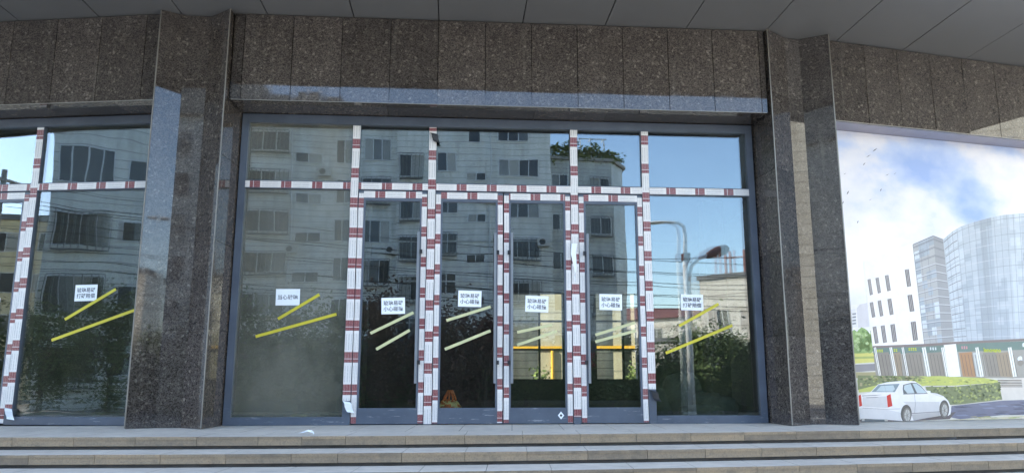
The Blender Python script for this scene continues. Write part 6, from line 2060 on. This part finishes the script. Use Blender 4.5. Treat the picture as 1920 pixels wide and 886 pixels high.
m = MB(); m.box(FB2, -.2, 9.8, -9.2, .2, 11.302, 11.7); m.build('roof', 'roof_grey', cr)
for k in range(4):
    z = -2.9 * k
    for u in (.8, 4.0, 7.0): window(FB2, cr, u, u + 1.8, 9.0 + z, 10.4 + z, 0, 0, 2)

# low sunlit houses far right in the mirror image
def house(F, root, L, dep, ztop, wall, roof, wins, pitched=0.0):
    m = MB(); m.box(F, 0, L, -dep, 0, GZ - .3, ztop); m.build('wall', wall, root)
    m = MB()
    if pitched:
        c = [F.p(-.3, .3, ztop + .01), F.p(L + .3, .3, ztop + .01), F.p(L + .3, -dep - .3, ztop + .01), F.p(-.3, -dep - .3, ztop + .01)]; r0, r1 = F.p(-.3, -dep / 2, ztop + pitched), F.p(L + .3, -dep / 2, ztop + pitched)
        m.face([c[0], c[1], r1, r0]); m.face([c[2], c[3], r0, r1]); m.face([c[1], c[2], r1]); m.face([c[3], c[0], r0]); m.face(c[::-1])
    else: m.box(F, -.15, L + .15, -dep - .15, .15, ztop + .002, ztop + .35)
    m.build('roof', roof, root)
    for (u0, u1, z0, z1) in wins: window(F, root, u0, u1, z0, z1, 0, 0, 2)
F1 = Frame((18.6, -49.5), 50, 1)
h1 = empty('white_house', F1.p(4, -3, GZ), 'low white house with red roof mirrored in the right fixed pane', 'house')
house(F1, h1, 11, 6, 5.6, 'white_wall', 'roof_red', [(1, 2.2, 3.4, 4.8), (3.8, 5, 3.4, 4.8), (7.4, 8.6, 3.4, 4.8)], .9)
F2 = Frame((24.2, -42), 50, 1)
h2 = empty('cream_house', F2.p(3, -3, GZ), 'taller cream building with flat roof mirrored beside the right pane edge', 'house')
house(F2, h2, 7.0, 7, 8.7, 'white_wall', 'roof_grey', [(1.4, 2.4, 4.4, 6), (4, 5.2, 4.4, 6)])
F3 = Frame((17.2, -43), 46, 1)
h3 = empty('garage_row', F3.p(4, -2, GZ), 'low whitewashed garage row mirrored behind the lamp post', 'house')
house(F3, h3, 9.0, 4, 3.3, 'white_wall', 'roof_grey', [(1, 2.4, 1.0, 2.6), (4, 5.4, 1.0, 2.6)])
F4 = Frame((19.5, -72), 15, 1)
h4 = empty('distant_house', F4.p(4, -2, GZ), 'distant house with broad red roof mirrored behind the white house', 'house')
house(F4, h4, 15, 8, 7.6, 'beige_tile', 'roof_red', [], 1.3)
crn = empty('roof_scaffold', F2.p(2.5, -3, 9.05), 'reddish scaffold mast on the cream building mirrored beside the right pane edge', 'scaffold')
m = MB()
for u in (1.1, 1.5, 2.7): m.box(F2, u, u + .16, -2.4, -2.2, 9.06, 11.2)
for z in (10.6,): m.box(F2, 1.1, 2.86, -2.44, -2.4, z, z + .14)
m.build('posts', 'crane_red', crn)
FD = Frame((24, -20.5), 53, 1)
td = empty('beige_block', FD.p(8, -4, GZ), 'sunlit beige tiled block mirrored in the right pillar and right fascia', 'building')
m = MB(); m.box(FD, 0, 30, -9, 0, GZ - .3, 15.6); m.build('wall', 'beige_tile', td)
m = MB(); m.box(FD, -.15, 30.15, -9.15, .15, 15.602, 16.0); m.build('roof', 'roof_grey', td)
for k in range(4):
    for u in (.6, 3.4, 20.6, 23.6, 26.6): window(FD, td, u, u + 1.7, 11.4 - 3.3 * k, 12.8 - 3.3 * k, 0, 0, 2)
tw = empty('sun_blocking_tower', (-46, 7, GZ), 'unseen grey tower added to block the sun at the left end of the street', 'building')  # added out of view so its shadow covers the facade and steps
m = MB(); m.box(WORLD, -54, -40, -5, 14, GZ - .3, 32); m.build('wall', 'grey_tile', tw)
m = MB(); m.box(WORLD, -54.2, -39.8, -5.2, 14.2, 32.002, 32.5); m.build('roof', 'concrete', tw)
FT = Frame((-40, 14), -90, 1)
for k in range(5):
    for j in range(3): window(FT, tw, 1.5 + j * 6, 4.5 + j * 6, 4 + k * 5, 6 + k * 5, 0, 0, 2)

# double arm street lamp and overhead cables
lx, ly = 9.45, -6.6 - 1.1
lamp = empty('street_lamp', (lx, ly, GZ), 'double armed silver street lamp mirrored in the right fixed pane', 'street lamp')
m = MB(); m.tube([(lx, ly, GZ - .05), (lx, ly, 2.0), (lx, ly, 5.0)], [.14, .125, .11], 10); m.tube([(lx, ly, GZ + .02), (lx, ly, GZ + .3)], [.17, .12], 10); m.build('pole', 'lamp_steel', lamp, smooth=True)
m = MB(); m.tube([(lx, ly, 5.0), (lx, ly, 6.0), (lx - .06, ly, 6.35), (lx - .3, ly, 6.5), (lx - .75, ly, 6.52)], [.085, .08, .075, .07, .065], 9); m.build('upper_arm', 'lamp_steel', lamp, smooth=True)
m = MB(); m.tube([(lx + .09, ly + .05, 2.4), (lx + .1, ly + .05, 4.2), (lx + .22, ly + .05, 4.75), (lx + .55, ly + .05, 5.05), (lx + .9, ly + .05, 5.18)], [.07, .07, .07, .065, .06], 9); m.build('lower_arm', 'lamp_steel', lamp, smooth=True)
m = MB(); m.box(WORLD, lx - .13, lx + .16, ly - .12, ly + .16, 4.95, 5.25); m.build('clamp', 'lamp_clamp', lamp, bevel=.02)
def lamp_head(x0, x1, z0, z1, k_=1.0, mat='lamp_steel'):
    m = MB(); n = 9
    for i in range(n):
        t0, t1 = i / n, (i + 1) / n
        w = lambda t: .05 + .13 * k_ * math.sin(math.pi * min(1, .15 + t * .8)); X = lambda t: x0 + (x1 - x0) * t; Z = lambda t: z0 + (z1 - z0) * t
        hh = lambda t: .03 + .05 * k_ * math.sin(math.pi * min(1, .1 + t * .8))
        for s_ in (1, -1):
            q = [(X(t0), ly - w(t0), Z(t0)), (X(t1), ly - w(t1), Z(t1)), (X(t1), ly, Z(t1) + s_ * hh(t1)), (X(t0), ly, Z(t0) + s_ * hh(t0))]
            q2 = [(X(t0), ly + w(t0), Z(t0)), (X(t1), ly + w(t1), Z(t1)), (X(t1), ly, Z(t1) + s_ * hh(t1)), (X(t0), ly, Z(t0) + s_ * hh(t0))]
            m.face(q if s_ < 0 else q[::-1]); m.face(q2[::-1] if s_ < 0 else q2)
    return m.build('lamp_head', mat, lamp, smooth=True)
lamp_head(lx - .65, lx - 1.75, 6.55, 6.42); m = MB(); m.tube([(lx + .8 + .9 * t, ly + .02, 5.12 + .34 * t) for t in (0, .08, .25, .5, .75, .92, 1)], [.07, .12, .17, .21, .2, .14, .04], 12); m.build('lamp_head', 'lamp_clamp', lamp, smooth=True)

for i, (z0, z1, y, sag) in enumerate([(8.9, 4.9, -9.0, .9), (8.3, 4.6, -9.1, 1.1), (7.9, 4.4, -9.2, .8), (7.4, 4.15, -9.0, 1.0), (6.9, 3.9, -9.3, .7), (6.5, 3.75, -9.1, 1.0), (6.0, 3.5, -9.2, .6), (5.6, 3.3, -9.0, .8), (5.2, 3.1, -9.3, .6), (8.0, 5.4, -8.8, 1.4)]):
    mb = MB(); N = 36
    mb.tube([(-26 + 44 * k / N, y - .25 * math.sin(k / N * 3) + .1 * i, z0 + (z1 - z0) * k / N - sag * math.sin(math.pi * k / N)) for k in range(N + 1)], .013, 5)
    tag(mb.build('overhead_cable', 'cable'), 'thin black overhead cable sagging along the street opposite', 'cable', 'overhead cables along the street')
for x, y, h_ in ((-26.05, -8.75, 9.4), (18.05, -8.75, 6.4)):
    mb = MB(); mb.tube([(x, y, GZ - .1), (x, y, h_)], [.15, .1], 10); mb.box(WORLD, x - .06, x + .06, y - .9, y + .5, h_ - .5, h_ - .38)
    tag(mb.build('cable_pole', 'concrete', smooth=False), 'concrete pole carrying the cables at the %s end of the street' % ('left' if x < 0 else 'right'), 'pole')

# sunlit white building seen through the room and its rear openings
FG = Frame((-8, 31.6), -8)
rb = empty('rear_building', FG.p(9, -2, GZ), 'sunlit white building with columns seen through the doors and the rear window', 'building')
m = MB(); m.box(FG, 0, 24, -6, -1.0, GZ - .3, 9); m.build('wall', 'grey_tile', rb)
m = MB()
for u, w_ in ((3, .9), (6.2, .9), (9.15, .95), (12.05, .4), (12.75, .5), (15.6, .9), (19, .9)): m.box(FG, u, u + w_, -1.2, .4, GZ - .3, 9)
m.build('column', 'column_cream', rb)
m = MB(); m.box(FG, 0, 24, .42, .47, 1.62, 1.74); m.tube([FG.p(9.72, .47, 1.62), FG.p(9.72, .47, GZ)], .055, 8); m.build('gas_pipe', 'gas_pipe', rb)
for i, (u, d) in enumerate(((9.6, 2.6), (12.6, 2.2))):
    x, y = FG(u, d); e = empty('green_shrub', (x, y, GZ), ['bright green shrub in the lower left of the rear window seen through the third door', 'bright green shrub in front of the white building seen through the rightmost door'][i], 'shrub')
    mb = MB(); mb.tube([(x, y, GZ - .2), (x, y, GZ + .8)], .03, 5); mb.build('stem', 'bark', e)
    mb = MB(); leaves(mb, x, y, GZ, GZ + 1.7, .5, .5, 500, .08, random.Random(8 + i)); mb.build('foliage', 'leaf_roof', e)
